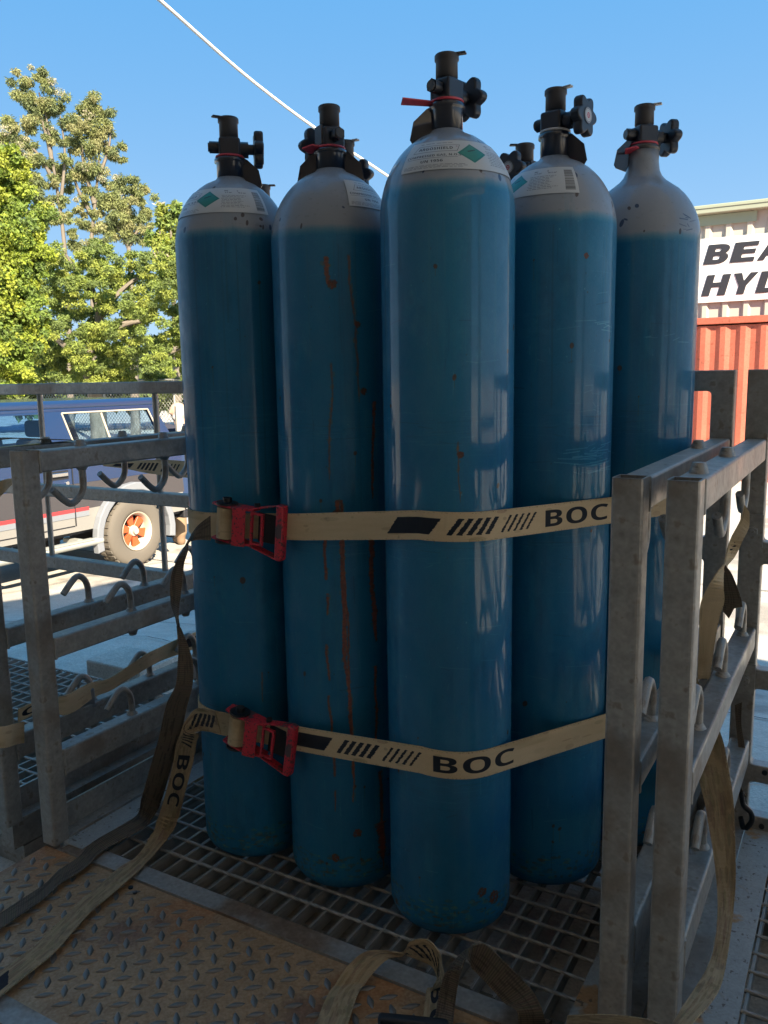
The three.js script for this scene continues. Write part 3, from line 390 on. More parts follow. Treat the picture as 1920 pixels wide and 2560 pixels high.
const rodGeo = twistRod(1.146);
const DEPTH = 0.84;
function pallet(label, x0, o) {
  const t = thing('cylinder_pallet', label, 'pallet', [x0, groundY(x0 + 0.6, -1.5) * (o.drop ?? 0), -1.097], 'steel cylinder pallets side by side');
  const zf = -PT, zb = -0.803;                       // rails run from the back of the front post to the front of the back post
  for (const s of [0, 1]) {
    const xc = s ? PW - PT / 2 : PT / 2, sg = s ? -1 : 1;
    const hk = s ? o.right : o.left; if (!hk) continue;
    const fp = part('front_post', frontPost, M.steel, t); fp.position.set(xc, DECK, -PT / 2);
    part('top_rail', span(xc - PT / 2 + 0.001, xc + PT / 2 - 0.001, Yc(-0.181), Yc(-0.135), zb, zf, 0.005), M.steel, t);
    part('middle_rail', span(xc - PT / 2 + 0.001, xc + PT / 2 - 0.001, Yc(-0.590), Yc(-0.543), zb, zf, 0.005), M.steel, t);
    part('low_rail', span(xc - PT / 2 + 0.001, xc + PT / 2 - 0.001, Yc(-0.860), Yc(-0.800), zb, zf, 0.005), M.steel, t);
    const bl = part('base_angle', merge(span(xc - PT / 2 + 0.002, xc - PT / 2 + 0.008, Yc(-1.008), Yc(-0.945), zb, zf), span(xc - PT / 2 + 0.008, xc + PT / 2, Yc(-1.008), Yc(-1.002), zb, zf)), M.steel, t);
    part('side_plate', span(sg > 0 ? xc + PT / 2 + 0.001 : xc - PT / 2 - 0.062, sg > 0 ? xc + PT / 2 + 0.062 : xc - PT / 2 - 0.001, DECK - 0.008, DECK + 0.002, zb, zf + 0.02), M.sidePlate, t);
    part('side_beam', span(sg > 0 ? xc + PT / 2 + 0.004 : xc - PT / 2 - 0.050, sg > 0 ? xc + PT / 2 + 0.050 : xc - PT / 2 - 0.004, 0.06, DECK - 0.01, zb, zf), M.steel, t);
    for (const [ya, yb] of [[-0.181, -0.135], [-0.590, -0.543], [-0.860, -0.800]]) part('weld_bead', boxUV(new RoundedBoxGeometry(PT + 0.003, yb - ya + 0.004, 0.007, 2, 0.003).translate(xc, Yc((ya + yb) / 2), zf - 0.002)), M.steel, t);
    for (const [kind, y, zs] of [['down', Yc(-0.181), hk[0]], ['up', Yc(-0.543), hk[1]], ['up', Yc(-0.800), hk[2]]]) for (const zn of zs) {
      const z = Math.abs(zn) === zn ? -zn : zn, bare = zn > 0; const h = part('strap_hook', HOOK[kind], M.steel, t); h.position.set(xc, y, z + 1.097);
      if (!bare) { const n = part('hook_stub', HOOK.nub, M.steel, h); n.position.set(0, kind === 'down' ? 0.0535 : -0.0535, 0); if (kind === 'up') n.rotation.x = Math.PI; if (kind === 'up' && y < Yc(-0.7)) n.position.y = -0.067; }
      const wl = part('weld', HOOK.weld, M.steel, h); wl.position.y = kind === 'down' ? -0.004 : 0.004; if (kind === 'down') wl.rotation.x = Math.PI;
    }
  }
  // back frame
  const zk = -0.803, ty = Yc(0.007), byy = DECK;
  if (o.plate) {     // cut from heavy plate with rounded openings
    const xs = o.plate, s = new THREE.Shape([new THREE.Vector2(xs[0], byy), new THREE.Vector2(xs[1], byy), new THREE.Vector2(xs[1], ty), new THREE.Vector2(xs[0], ty)]);
    const rr = (a, b, c, d, r = 0.012) => { const h = new THREE.Path(); h.moveTo(a + r, c); h.lineTo(b - r, c); h.quadraticCurveTo(b, c, b, c + r); h.lineTo(b, d - r); h.quadraticCurveTo(b, d, b - r, d); h.lineTo(a + r, d); h.quadraticCurveTo(a, d, a, d - r); h.lineTo(a, c + r); h.quadraticCurveTo(a, c, a + r, c); return h; };
    const hs = [[byy + 0.03, Yc(-0.896)], [Yc(-0.86), Yc(-0.68)], [Yc(-0.64), Yc(-0.40)], [Yc(-0.357), Yc(-0.033)]]; const n = Math.round((xs[1] - xs[0]) / 0.42); const w = (xs[1] - xs[0] - 0.042) / n;
    for (let k = 0; k < n; k++) for (const [c, d] of hs) s.holes.push(rr(xs[0] + 0.042 + k * w, xs[0] + k * w + w, c, d));
    const g = new THREE.ExtrudeGeometry(s, { depth: 0.03, bevelEnabled: true, bevelSize: 0.002, bevelThickness: 0.002, bevelSegments: 1, curveSegments: 4 }); g.translate(0, 0, zk - 0.034); part('back_frame', boxUV(strip(g)), M.steel, t);
    for (const y of [-0.33, -0.66]) { const b = part('bolt', merge(new THREE.CylinderGeometry(0.011, 0.011, 0.022, 6).rotateX(Math.PI / 2), new THREE.CylinderGeometry(0.006, 0.006, 0.034, 8).rotateX(Math.PI / 2)), M.steel, t); b.position.set(xs[0] + 0.025, Yc(y), zk + 0.012); part('clip_plate', box(0.04, 0.07, 0.006, 0, 0, -0.009), M.steel, b); }
    for (const y of [-0.998, -0.87]) for (let k = 0; k < n; k++) part('drain_hole', new THREE.CylinderGeometry(0.006, 0.006, 0.004, 10).rotateX(Math.PI / 2).translate(xs[0] + 0.075 + k * w, Yc(y), zk + 0.0005), M.dark, t);
  }
  if (o.bars) {
    part('back_top_bar', span(0, PW, Yc(-0.031), ty, zk - 0.04, zk, 0.004), M.steel, t);
    for (const x of [PT / 2, PW - PT / 2]) part('back_post', span(x - PT / 2, x + PT / 2, DECK, Yc(-0.032), zk - 0.041, zk - 0.001), M.steel, t);
    for (const [a, b] of [[-0.385, -0.344], [-0.645, -0.600]]) part('back_rail', span(PT, PW - PT, Yc(a), Yc(b), zk - 0.04, zk, 0.004), M.steel, t);
    for (const x of o.bars) for (const [a, b] of [[-0.345, -0.030], [-0.6, -0.385]]) part('back_upright', rod([x, Yc(a), zk - 0.02], [x, Yc(b), zk - 0.02], 0.0095), M.steel, t);
  }
  // deck grating: bearing bars run front to back, twisted rods lie across them
  const gr = piece('deck_grating', t), gx0 = 0.118, gx1 = PW - 0.102, gz0 = -0.80, gz1 = -0.050;
  for (let k = 0, x = gx1 - 0.0; x > gx0 - 0.001 && k < 28; k++, x -= 0.0413) { const b = part('bearing_bar', barGeo, M.steel, gr); b.position.set(x, DECK - 0.017, (gz0 + gz1) / 2); b.scale.z = gz1 - gz0; }
  for (let k = 0, z = -0.110; z > gz0; k++, z -= 0.0523) { const b = part('twisted_rod', rodGeo, M.steel, gr); b.position.set((gx0 + gx1) / 2, DECK - 0.0035, z); b.rotation.x = (k * 1.7) % 3; }
  for (const x of [gx0 - 0.008, gx1 + 0.008]) { const b = part('edge_bar', barGeo, M.steel, gr); b.position.set(x, DECK - 0.017, (gz0 + gz1) / 2); b.scale.z = gz1 - gz0; }
  // skids
  for (const z of [-0.12, -0.70]) part('cross_member', span(0.06, PW - 0.06, 0.055, DECK - 0.034, z - 0.03, z + 0.03), M.steel, t);
  for (const x of [0.10, PW / 2, PW - 0.10]) for (const z of [-0.12, -0.70]) part('foot', span(x - 0.05, x + 0.05, -0.30 * (o.deep ?? 0), 0.054, z - 0.05, z + 0.05), M.steel, t);
  if (o.front) {
    part('front_strip', span(0.06, PW - 0.045, DECK - 0.008, DECK, -0.044, -0.001), M.strip, t);
    const pl = part('tread_plate', span(0.012, PW - 0.01, DECK - 0.011, DECK - 0.005, 0.000, 0.340), M.tread, t);
    part('front_angle', merge(span(0.012, PW - 0.01, DECK - 0.010, DECK - 0.001, 0.341, 0.385), span(0.012, PW - 0.01, DECK - 0.08, DECK - 0.010, 0.379, 0.385)), M.strip, t);
    for (const x of [0.04, PW / 2, PW - 0.04]) part('plate_leg', span(x - 0.025, x + 0.025, 0, DECK - 0.0115, 0.20, 0.25), M.steel, t);
    // lens shaped lugs: individual ones where they show, the rest joined
    const lug = new THREE.SphereGeometry(1, 8, 4, 0, Math.PI * 2, 0, Math.PI / 2); { const p = lug.attributes.position; for (let i = 0; i < p.count; i++) { const x = p.getX(i), z = p.getZ(i); p.setXYZ(i, x * 0.0165, p.getY(i) * 0.0036, z * 0.0062 * (1 - 0.5 * Math.abs(x))); } lug.computeVertexNormals(); }
    const L = strip(lug), rest = [], pv = V3(); let n = 0;
    for (let i = 0; i < 31; i++) for (let j = 0; j < 8; j++) for (const k of [0, 1]) {
      const x = -1.500 + 0.0425 * (i + k * 0.5) + 0.004, z = -1.088 + 0.0459 * (j + k * 0.5) - 0.0, lx = x - x0, lz = z + 1.097; if (lz > 0.328 || lz < 0.012 || lx > PW - 0.03 || lx < 0.03) continue;
      const ry = k ? Math.PI / 4 : -Math.PI / 4; pv.set(x, DECK, z).project(camera);
      if (Math.abs(pv.x) < 1.05 && pv.y > -1.06 && n < 300) { const m = part('tread_lug', L, M.lug, pl); m.position.set(lx, DECK - 0.005, lz); m.rotation.y = ry; n++; } else rest.push(L.clone().rotateY(ry).translate(lx, DECK - 0.005, lz));
    }
    if (rest.length) { const m = part('tread_lugs', merge(rest), M.lug, pl); m.userData.kind = 'stuff'; }
    for (const [x, z] of [[0.125, 0.02], [0.30, 0.022], [0.32, 0.03]]) part('bolt_hole', new THREE.CylinderGeometry(0.005, 0.005, 0.003, 10).translate(x, DECK - 0.0035, z), M.dark, pl);
  }
  return t;
}
const pA = pallet('galvanised steel pallet holding the strapped blue gas cylinders', -1.535, { left: [[-1.263, -1.518, -1.772], [-1.379, -1.562, -1.80], [-1.36, -1.60]], right: [[1.21, 1.42, -1.63], [-1.30, -1.56, -1.83], [-1.385, -1.66]], plate: [0, PW], front: true });
const pB = pallet('empty galvanised pallet with padlocked strap hooks beside the parked car', -2.945, { right: [[-1.30, -1.535, -1.77], [-1.39, -1.578, -1.78], [-1.377, -1.577, -1.76]], left: [[-1.3], [-1.4], [-1.4]], bars: [0.455, 1.005], deep: 1 });
const pC = pallet('empty galvanised pallet with rust spotted side plate and hanging straps', -0.2165, { left: [[-1.211, -1.48, 1.757], [-1.30, -1.56, -1.832], [-1.405, -1.68]], right: [[-1.3], [-1.4], [-1.4]], plate: [0, PW] });
// timber block and paver under the far pallet
solo('concrete_block', span(-2.48, -2.20, groundY(-2.3, -2.1) - 0.02, 0.14, -2.22, -2.02, 0.008), M.concrete, 'grey concrete block on the ground beyond the empty pallet', 'block');

// ------------------------------------------------------------------ gas cylinders
const RAD = 0.115, BLUE = [15, 101, 137], GREY = [126, 128, 128];
function lathe(pts, seg = 48) {
  const P = pts.map(p => new THREE.Vector2(p[0], p[1])), g = new THREE.LatheGeometry(P, seg); let L = [0]; for (let i = 1; i < P.length; i++) L.push(L[i - 1] + P[i].distanceTo(P[i - 1]));
  const n = P.length, uv = g.attributes.uv; for (let i = 0; i <= seg; i++) for (let j = 0; j < n; j++) uv.setY(i * n + j, L[j] / L[n - 1]); g.userData.len = L[n - 1]; return g;
}
function bodyProfile(flare) {
  const p = [[0.0, 0.012], [0.05, 0.010], [0.075, 0.004]]; for (let k = 0; k <= 8; k++) { const a = k / 8 * Math.PI / 2; p.push([0.083 + 0.032 * Math.sin(a), 0.036 - 0.036 * Math.cos(a)]); }
  for (const y of [0.3, 0.6, 0.9, 1.1, 1.27]) p.push([RAD, y]);
  if (flare) { const b = 0.128; for (let k = 1; k <= 9; k++) { const h = 0.100 * k / 9; p.push([RAD * Math.sqrt(1 - (h / b) ** 2), 1.275 + h]); } p.push([0.058, 1.385], [0.046, 1.394], [0.038, 1.403], [0.033, 1.414], [0.0305, 1.43], [0.030, 1.455], [0.0, 1.4555]); }
  else { const b = 0.138; for (let k = 1; k <= 14; k++) { const h = 0.133 * k / 14; p.push([RAD * Math.sqrt(1 - (h / b) ** 2), 1.272 + h]); } p.push([0.027, 1.410], [0.0, 1.411]); }
  return p;
}
const bodyA = lathe(bodyProfile(false), 64), bodyE = lathe(bodyProfile(true), 64);
const LEN = bodyA.userData.len;
function vOf(y, flare) { const P = bodyProfile(flare); let L = 0, tot = (flare ? bodyE : bodyA).userData.len; for (let i = 1; i < P.length; i++) { const s = Math.hypot(P[i][0] - P[i - 1][0], P[i][1] - P[i - 1][1]); if (P[i][1] >= y && P[i][0] >= 0.02 && i > 5) { return (L + s * (y - P[i - 1][1]) / Math.max(1e-6, P[i][1] - P[i - 1][1])) / tot; } L += s; } return 1; }
function paintTex(seed, o = {}) {
  return canvasTex(1024, 2048, (c, w, h) => {
    const R = rng(seed), Y = y => h * (1 - vOf(y, o.flare)), X = b => w * (0.5 + b / 360);
    const im = c.createImageData(w, h), D = im.data;
    for (let y = 0; y < h; y++) for (let x = 0; x < w; x++) {
      const k = (y >> 2) * N5 + ((x >> 1) + seed * 37) % N5, k2 = ((y * 2) % N5) * N5 + ((x * 3 + seed * 11) % N5), st = fB[((seed * 13 + (y >> 7)) % N5) * N5 + ((x * 2) % N5)];
      let q = BLUE; q = mixc(q, [26, 114, 146], ss(0.45, 0.75, fA[k]) * 0.6); q = mixc(q, [10, 84, 118], ss(0.5, 0.8, 1 - fA[k]) * 0.7); q = mixc(q, [40, 112, 134], ss(0.55, 0.75, st) * 0.35);
      const v = (fD[k2] - 0.5) * 10, i = (y * w + x) * 4; D[i] = q[0] + v; D[i + 1] = q[1] + v; D[i + 2] = q[2] + v; D[i + 3] = 255;
    }
    c.putImageData(im, 0, 0);
    // grey shoulder with a wandering, oversprayed edge
    const ye = Y((o.line ?? 0.28) + 1.01);
    for (let x = 0; x < w; x += 2) { const n = (fA[(x >> 1) * 3 % (N5 * 200)] - 0.5) * 26 + (fB[((seed * 7) % N5) * N5 + ((x >> 1) % N5)] - 0.5) * 10; const e = ye + n * 0.7; const gr = c.createLinearGradient(0, e - 12, 0, e + 12); gr.addColorStop(0, 'rgba(134,140,148,1)'); gr.addColorStop(1, 'rgba(134,140,148,0)'); c.fillStyle = gr; c.fillRect(x, 0, 2, e + 12); }
    for (let k = 0; k < 900; k++) { const y = R() * (ye - 10), x = R() * w; c.fillStyle = `rgba(${R() < 0.5 ? '90,92,94' : '150,152,150'},${0.1 + R() * 0.15})`; c.fillRect(x, y, 2 + R() * 10, 1 + R() * 3); }
    // chips showing blue or black on the shoulder, scuffs on the body
    for (let k = 0; k < ((o.chips ?? 26) * 0.5); k++) { const x = R() * w, y = ye - 10 - Math.pow(R(), 2) * 120; c.fillStyle = R() < 0.6 ? 'rgba(20,40,70,0.7)' : 'rgba(40,30,28,0.6)'; c.beginPath(); c.ellipse(x, y, 1.5 + R() * 5, 2 + R() * 8, R() * 0.6, 0, 7); c.fill(); }
    for (let k = 0; k < ((o.scuffs ?? 60) * 2); k++) { const x = R() * w, y = ye + 30 + R() * (h - ye - 60), L = 10 + R() * 70; c.strokeStyle = `rgba(${R() < 0.6 ? '120,160,175' : '10,50,80'},${0.12 + R() * 0.25})`; c.lineWidth = 0.8 + R() * 1.6; c.beginPath(); const vert = R() < 0.55; c.moveTo(x, y); c.lineTo(x + (vert ? (R() - 0.5) * 6 : L), y + (vert ? L : (R() - 0.5) * 16)); c.stroke(); }
    for (let k = 0; k < 220; k++) { const x = R() * w, y = ye + R() * (h - ye); c.fillStyle = `rgba(${R() < 0.5 ? '150,180,185' : '60,50,45'},${0.15 + R() * 0.3})`; c.fillRect(x, y, 1 + R() * 3, 1 + R() * 4); }
    // chalky rubbed patches, dull bands where straps and neighbours rub, grime runs from the shoulder
    for (let k = 0; k < 46; k++) { const x = R() * w, y = ye + 40 + R() * (h - ye - 90), rw = 10 + R() * 46, rh = 30 + R() * 150; for (let q = 0; q < 26; q++) { c.fillStyle = `rgba(${R() < 0.6 ? '88,140,160' : '14,58,84'},${0.03 + R() * 0.05})`; c.beginPath(); c.ellipse(x + (R() - 0.5) * rw * 1.6, y + (R() - 0.5) * rh * 1.6, rw * (0.1 + 0.3 * R()), rh * (0.1 + 0.3 * R()), 0, 0, 7); c.fill(); } }
    for (const yb of [0.30, 0.73, 0.92]) for (let k = 0; k < 150; k++) { c.strokeStyle = `rgba(${R() < 0.7 ? '104,150,168' : '40,60,70'},${0.08 + R() * 0.16})`; c.lineWidth = 0.7 + R() * 1.5; const x = R() * w, y = Y(yb) + (R() + R() - 1) * 60; c.beginPath(); c.moveTo(x, y); c.lineTo(x + 20 + R() * 90, y + (R() - 0.5) * 10); c.stroke(); }
    for (let k = 0; k < 40; k++) { const x = R() * w, y = ye + R() * 40, L = 120 + R() * 600; c.strokeStyle = `rgba(${R() < 0.5 ? '30,60,74' : '96,120,126'},${0.06 + R() * 0.14})`; c.lineWidth = 1 + R() * 5; c.beginPath(); c.moveTo(x, y); c.bezierCurveTo(x + (R() - 0.5) * 8, y + L * 0.3, x + (R() - 0.5) * 8, y + L * 0.7, x + (R() - 0.5) * 6, y + L); c.stroke(); }
    for (let k = 0; k < 36; k++) { const x = R() * w, y = ye + 20 + R() * (h - ye - 40), r = 1.5 + R() * R() * 7; c.fillStyle = 'rgba(70,46,38,0.85)'; c.beginPath(); c.ellipse(x, y, r, r * (0.7 + R()), R(), 0, 7); c.fill(); c.fillStyle = 'rgba(120,82,54,0.4)'; c.fillRect(x - 0.8, y, 1.6, 8 + R() * 40); }
    // grubby foot ring
    for (let k = 0; k < 500; k++) { const x = R() * w, y = Y(0.055) + (R() - 0.5) * 70; c.fillStyle = R() < 0.5 ? `rgba(96,66,44,${0.2 + R() * 0.3})` : `rgba(140,130,80,${0.1 + R() * 0.25})`; c.beginPath(); c.ellipse(x, y, 2 + R() * 10, 1 + R() * 4, 0, 0, 7); c.fill(); }
    // rust runs: bearing from the eye (deg), top, bottom, width
    for (const [b, y0, y1, wd, al = 0.85] of o.runs ?? []) {
      let x = X(b), w1 = wd * 1.5, dx = 0; const ya = Y(y0), yb = Y(y1);
      for (let y = ya; y < yb; y += 1.5) {
        dx = dx * 0.93 + (R() - 0.5) * 0.16; x += dx; w1 = w1 * 0.94 + 0.06 * wd * 1.5 * (0.2 + 2.0 * R() * R()) + (R() - 0.5) * 0.35; const t = (y - ya) / (yb - ya), gate = fA[((Math.floor(y) * 2) % N5) * N5 + (Math.floor(b * 7 + 900) % N5)]; if (gate < 0.36) continue;
        const ww = Math.max(1, w1 * (t > 0.8 ? 1 - (t - 0.8) * 3 : 1)), k = R(); c.fillStyle = `rgba(${98 + k * 46},${58 + k * 20},${46 + k * 12},${al * (0.55 + R() * 0.4)})`; c.beginPath(); c.ellipse(x + (R() - 0.5) * ww * 0.5, y, ww * 0.5, 1.6 + R() * 2.5, 0, 0, 7); c.fill();
        if (R() < 0.10) { c.fillStyle = 'rgba(140,98,60,0.35)'; c.beginPath(); c.ellipse(x + (R() - 0.5) * ww * 2, y, 1 + R() * 3, 2 + R() * 6, 0, 0, 7); c.fill(); }
      }
    }
    for (const [b, y, r] of o.spots ?? []) { for (let k = 0; k < 60; k++) { const a = R() * 6.3, d = Math.sqrt(R()) * r; c.fillStyle = `rgba(${70 + R() * 50},${40 + R() * 22},${34},0.6)`; c.beginPath(); c.ellipse(X(b) + Math.cos(a) * d, Y(y) + Math.sin(a) * d, 1 + R() * r * 0.25, 1 + R() * r * 0.25, 0, 0, 7); c.fill(); } }
    for (const [b, y, n, sw, sh, col] of o.scratch ?? []) for (let k = 0; k < n; k++) { c.strokeStyle = col; c.lineWidth = 1 + R() * 1.5; const x = X(b) + (R() - 0.5) * sw, yy = Y(y) + (R() - 0.5) * sh; c.beginPath(); c.moveTo(x - sw * 0.4 * R(), yy + (R() - 0.5) * 8); c.lineTo(x + sw * 0.4 * R(), yy + (R() - 0.5) * 14); c.stroke(); }
  });
}
const peel = dataTex(N5, (i, c) => { c[0] = c[1] = c[2] = fB[i] * 110 + fA[i] * 110 + fD[i] * 40; }, false, 1);
const peelC = peel.clone(); peelC.repeat.set(5, 9); peelC.needsUpdate = true;
const paintRough = dataTex(N5, (i, c) => { c[0] = c[1] = c[2] = 60 + fA[i] * 90 + ss(0.55, 0.7, fC[i]) * 50 + (fB[i] - 0.5) * 60; }, false, 1); paintRough.repeat.set(2, 3);
const paint = (seed, o) => new THREE.MeshPhysicalMaterial({ map: paintTex(seed, o), roughnessMap: paintRough, roughness: 1.5, specularIntensity: 0.6, bumpMap: peelC, bumpScale: 0.00030, clearcoat: o.coat ?? 0.6, clearcoatRoughness: o.cr ?? 0.07 });
// label printed once, wrapped on the shoulder: name panel, green diamond, small print, bars
const labelTex = canvasTex(1536, 512, (c, w, h) => {
  c.fillStyle = '#b9bcbd'; c.fillRect(0, 0, w, h); c.fillStyle = '#1c2430'; const R = rng(9);
  c.font = 'bold 66px sans-serif'; c.fillText('ARGOSHIELD', 150, 165); c.strokeStyle = '#1c2430'; c.lineWidth = 5; c.beginPath(); c.moveTo(95, 200); c.lineTo(140, 90); c.lineTo(640, 90); c.lineTo(600, 200); c.closePath(); c.stroke();
  c.font = '30px sans-serif'; c.fillStyle = '#8a4a52'; c.fillText('®', 590, 130); for (let k = 0; k < 6; k++) { c.fillStyle = 'rgba(60,66,76,0.8)'; c.fillRect(150 + k * 70, 42, 40 + R() * 26, 8); }
  c.fillStyle = '#2b333d'; c.font = 'bold 52px sans-serif'; c.fillText('COMPRESSED GAS, N.O.S.', 30, 285); c.fillRect(40, 305, 560, 5); c.font = 'bold 60px sans-serif'; c.fillText('UN 1956', 210, 385);
  for (let k = 0; k < 3; k++) for (let x = 30; x < 650;) { const L = 20 + R() * 60; c.fillStyle = 'rgba(60,66,76,0.75)'; c.fillRect(x, 425 + k * 22, L, 7); x += L + 12; }
  c.save(); c.translate(770, 235); c.rotate(Math.PI / 4); c.fillStyle = '#0b7f78'; c.fillRect(-120, -120, 240, 240); c.strokeStyle = '#0a5f60'; c.lineWidth = 8; c.strokeRect(-104, -104, 208, 208); c.restore(); c.fillStyle = '#0c3c44'; c.save(); c.translate(770, 190); c.rotate(-0.35); c.fillRect(-55, -10, 80, 20); c.fillRect(25, -6, 26, 12); c.restore();
  c.fillStyle = '#20242c'; c.font = 'bold 34px sans-serif'; c.fillText('082', 990, 80); c.fillText('G', 1170, 80); c.fillText('2.7 m³', 1000, 120); c.fillText('10.2 m³', 1180, 120);
  for (let k = 0; k < 9; k++) { let x = 960 + (k % 2) * 10; const e = 1330 - R() * 130; while (x < e) { const L = 12 + R() * 44; c.fillStyle = 'rgba(50,56,66,0.8)'; c.fillRect(x, 165 + k * 30, Math.min(L, e - x), 8); x += L + 9; } }
  for (let y = 60; y < 460;) { const b = 3 + Math.floor(R() * 9); c.fillStyle = '#1a1c22'; c.fillRect(1390, y, 110, b); y += b + 3 + R() * 8; }
});
M.label = new THREE.MeshStandardMaterial({ map: labelTex, roughness: 0.35 });
function labelGeo() {   // spherical band just above the shoulder paint
  const b = 0.138, pts = []; for (let k = 0; k <= 8; k++) { const h = 0.054 + 0.050 * k / 8; const r = RAD * Math.sqrt(1 - (h / b) ** 2); pts.push(new THREE.Vector2(r + 0.0012, 1.272 + h + 0.0006)); }
  const g = new THREE.LatheGeometry(pts, 36, 0, 138 * Math.PI / 180); return g;
}
const LABEL = labelGeo();
M.valve = new THREE.MeshStandardMaterial({ color: new THREE.Color(0.022, 0.024, 0.032), roughness: 0.42 });
M.valveGrey = new THREE.MeshStandardMaterial({ color: new THREE.Color(0.085, 0.08, 0.078), roughness: 0.4, metalness: 0.4 });
M.cap = new THREE.MeshStandardMaterial({ color: new THREE.Color(0.05, 0.045, 0.045), roughness: 0.55 });
M.collar = new THREE.MeshPhysicalMaterial({ color: new THREE.Color(0.008, 0.012, 0.025), roughness: 0.3, clearcoat: 0.6 });
M.redTag = new THREE.MeshStandardMaterial({ color: new THREE.Color(0.55, 0.06, 0.09), roughness: 0.45 });
M.paleTag = new THREE.MeshStandardMaterial({ color: new THREE.Color(0.5, 0.5, 0.5), roughness: 0.45 });
M.yellowTag = new THREE.MeshStandardMaterial({ color: new THREE.Color(0.75, 0.55, 0.08), roughness: 0.6 });
M.badge = new THREE.MeshStandardMaterial({ map: canvasTex(128, 128, (c) => { c.fillStyle = '#b9b6b2'; c.fillRect(0, 0, 128, 128); c.strokeStyle = '#4a4a4c'; c.lineWidth = 5; c.beginPath(); c.arc(64, 64, 56, 0, 7); c.stroke(); c.fillStyle = '#b04848'; c.beginPath(); c.arc(64, 64, 26, 0, 7); c.fill(); c.fillStyle = '#c8c0bc'; c.fillRect(50, 52, 28, 6); c.fillRect(50, 68, 28, 6); c.strokeStyle = '#77706e'; c.lineWidth = 3; for (let k = 0; k < 18; k++) { const a = k / 18 * 6.283; c.beginPath(); c.moveTo(64 + 36 * Math.cos(a), 64 + 36 * Math.sin(a)); c.lineTo(64 + 44 * Math.cos(a + 0.1), 64 + 44 * Math.sin(a + 0.1)); c.stroke(); } }), roughness: 0.35 });
const V = {};   // shared valve geometry, local origin on the cylinder axis, +z is where the handwheel points
{
  V.collar = strip(new THREE.LatheGeometry([[0.0, 0], [0.0265, 0], [0.0265, 0.026], [0.0305, 0.028], [0.0305, 0.033], [0.024, 0.036], [0, 0.036]].map(p => new THREE.Vector2(...p)), 28));
  V.body = merge(new RoundedBoxGeometry(0.042, 0.034, 0.042, 2, 0.005).translate(0, 0.017, 0), new THREE.CylinderGeometry(0.016, 0.016, 0.010, 16).translate(0, 0.036, 0));
  V.flat = boxUV(new RoundedBoxGeometry(0.0275, 0.034, 0.004, 1, 0.001).translate(0, 0.020, 0.0225));
  V.boss = merge(new THREE.CylinderGeometry(0.0115, 0.0115, 0.022, 6).rotateX(Math.PI / 2).translate(0, 0.018, -0.028)); V.bossFace = strip(new THREE.CylinderGeometry(0.0085, 0.0085, 0.003, 14).rotateX(Math.PI / 2).translate(0, 0.018, -0.0402));
  V.tube = strip(new THREE.LatheGeometry([[0.0, 0], [0.0185, 0], [0.0182, 0.026], [0.0203, 0.0272], [0.0203, 0.0345], [0.0185, 0.0365], [0, 0.0365]].map(p => new THREE.Vector2(...p)), 24));
  V.tab = boxUV(new RoundedBoxGeometry(0.012, 0.0035, 0.018, 1, 0.0015).translate(0, 0.0358, 0.024));
  V.stem = merge(new THREE.CylinderGeometry(0.0155, 0.0155, 0.016, 6).rotateX(Math.PI / 2).translate(0, 0.015, 0.029), new THREE.CylinderGeometry(0.010, 0.010, 0.022, 12).rotateX(Math.PI / 2).translate(0, 0.016, 0.045));
  const w = new THREE.Shape(); for (let k = 0; k <= 72; k++) { const a = k / 72 * Math.PI * 2, r = 0.0275 + 0.0052 * Math.cos(6 * a); k ? w.lineTo(r * Math.cos(a), r * Math.sin(a)) : w.moveTo(r, 0); }
  V.wheel = strip(new THREE.ExtrudeGeometry(w, { depth: 0.008, bevelEnabled: true, bevelSize: 0.0035, bevelThickness: 0.005, bevelSegments: 3 }).translate(0, 0.016, 0.053)); V.badge = new THREE.CircleGeometry(0.0125, 24).translate(0, 0.016, 0.0672); V.badgeRim = strip(new THREE.CylinderGeometry(0.0145, 0.0165, 0.004, 20).rotateX(Math.PI / 2).translate(0, 0.016, 0.065));
  V.ring = strip(new THREE.TorusGeometry(0.0262, 0.0022, 8, 32).rotateX(Math.PI / 2));
  const f = (pts, d) => { const s = new THREE.Shape(pts.map(p => new THREE.Vector2(...p))); const g = new THREE.ExtrudeGeometry(s, { depth: d, bevelEnabled: true, bevelSize: 0.0008, bevelThickness: 0.0005, bevelSegments: 1 }); return strip(g); };
  V.flag = f([[0.022, 0.004], [0.034, -0.002], [0.056, -0.022], [0.062, -0.050], [0.058, -0.056], [0.038, -0.062], [0.032, -0.050], [0.024, -0.030]], 0.002).translate(0, 0.012, -0.001);
  V.tagLong = f([[0.020, -0.004], [0.078, -0.007], [0.080, 0.008], [0.020, 0.006]], 0.0022).rotateX(-Math.PI / 2 + 0.35);
  V.tagShort = f([[0.020, -0.012], [0.038, -0.014], [0.052, 0], [0.038, 0.014], [0.020, 0.012]], 0.0022).rotateX(-Math.PI / 2 + 0.25);
}
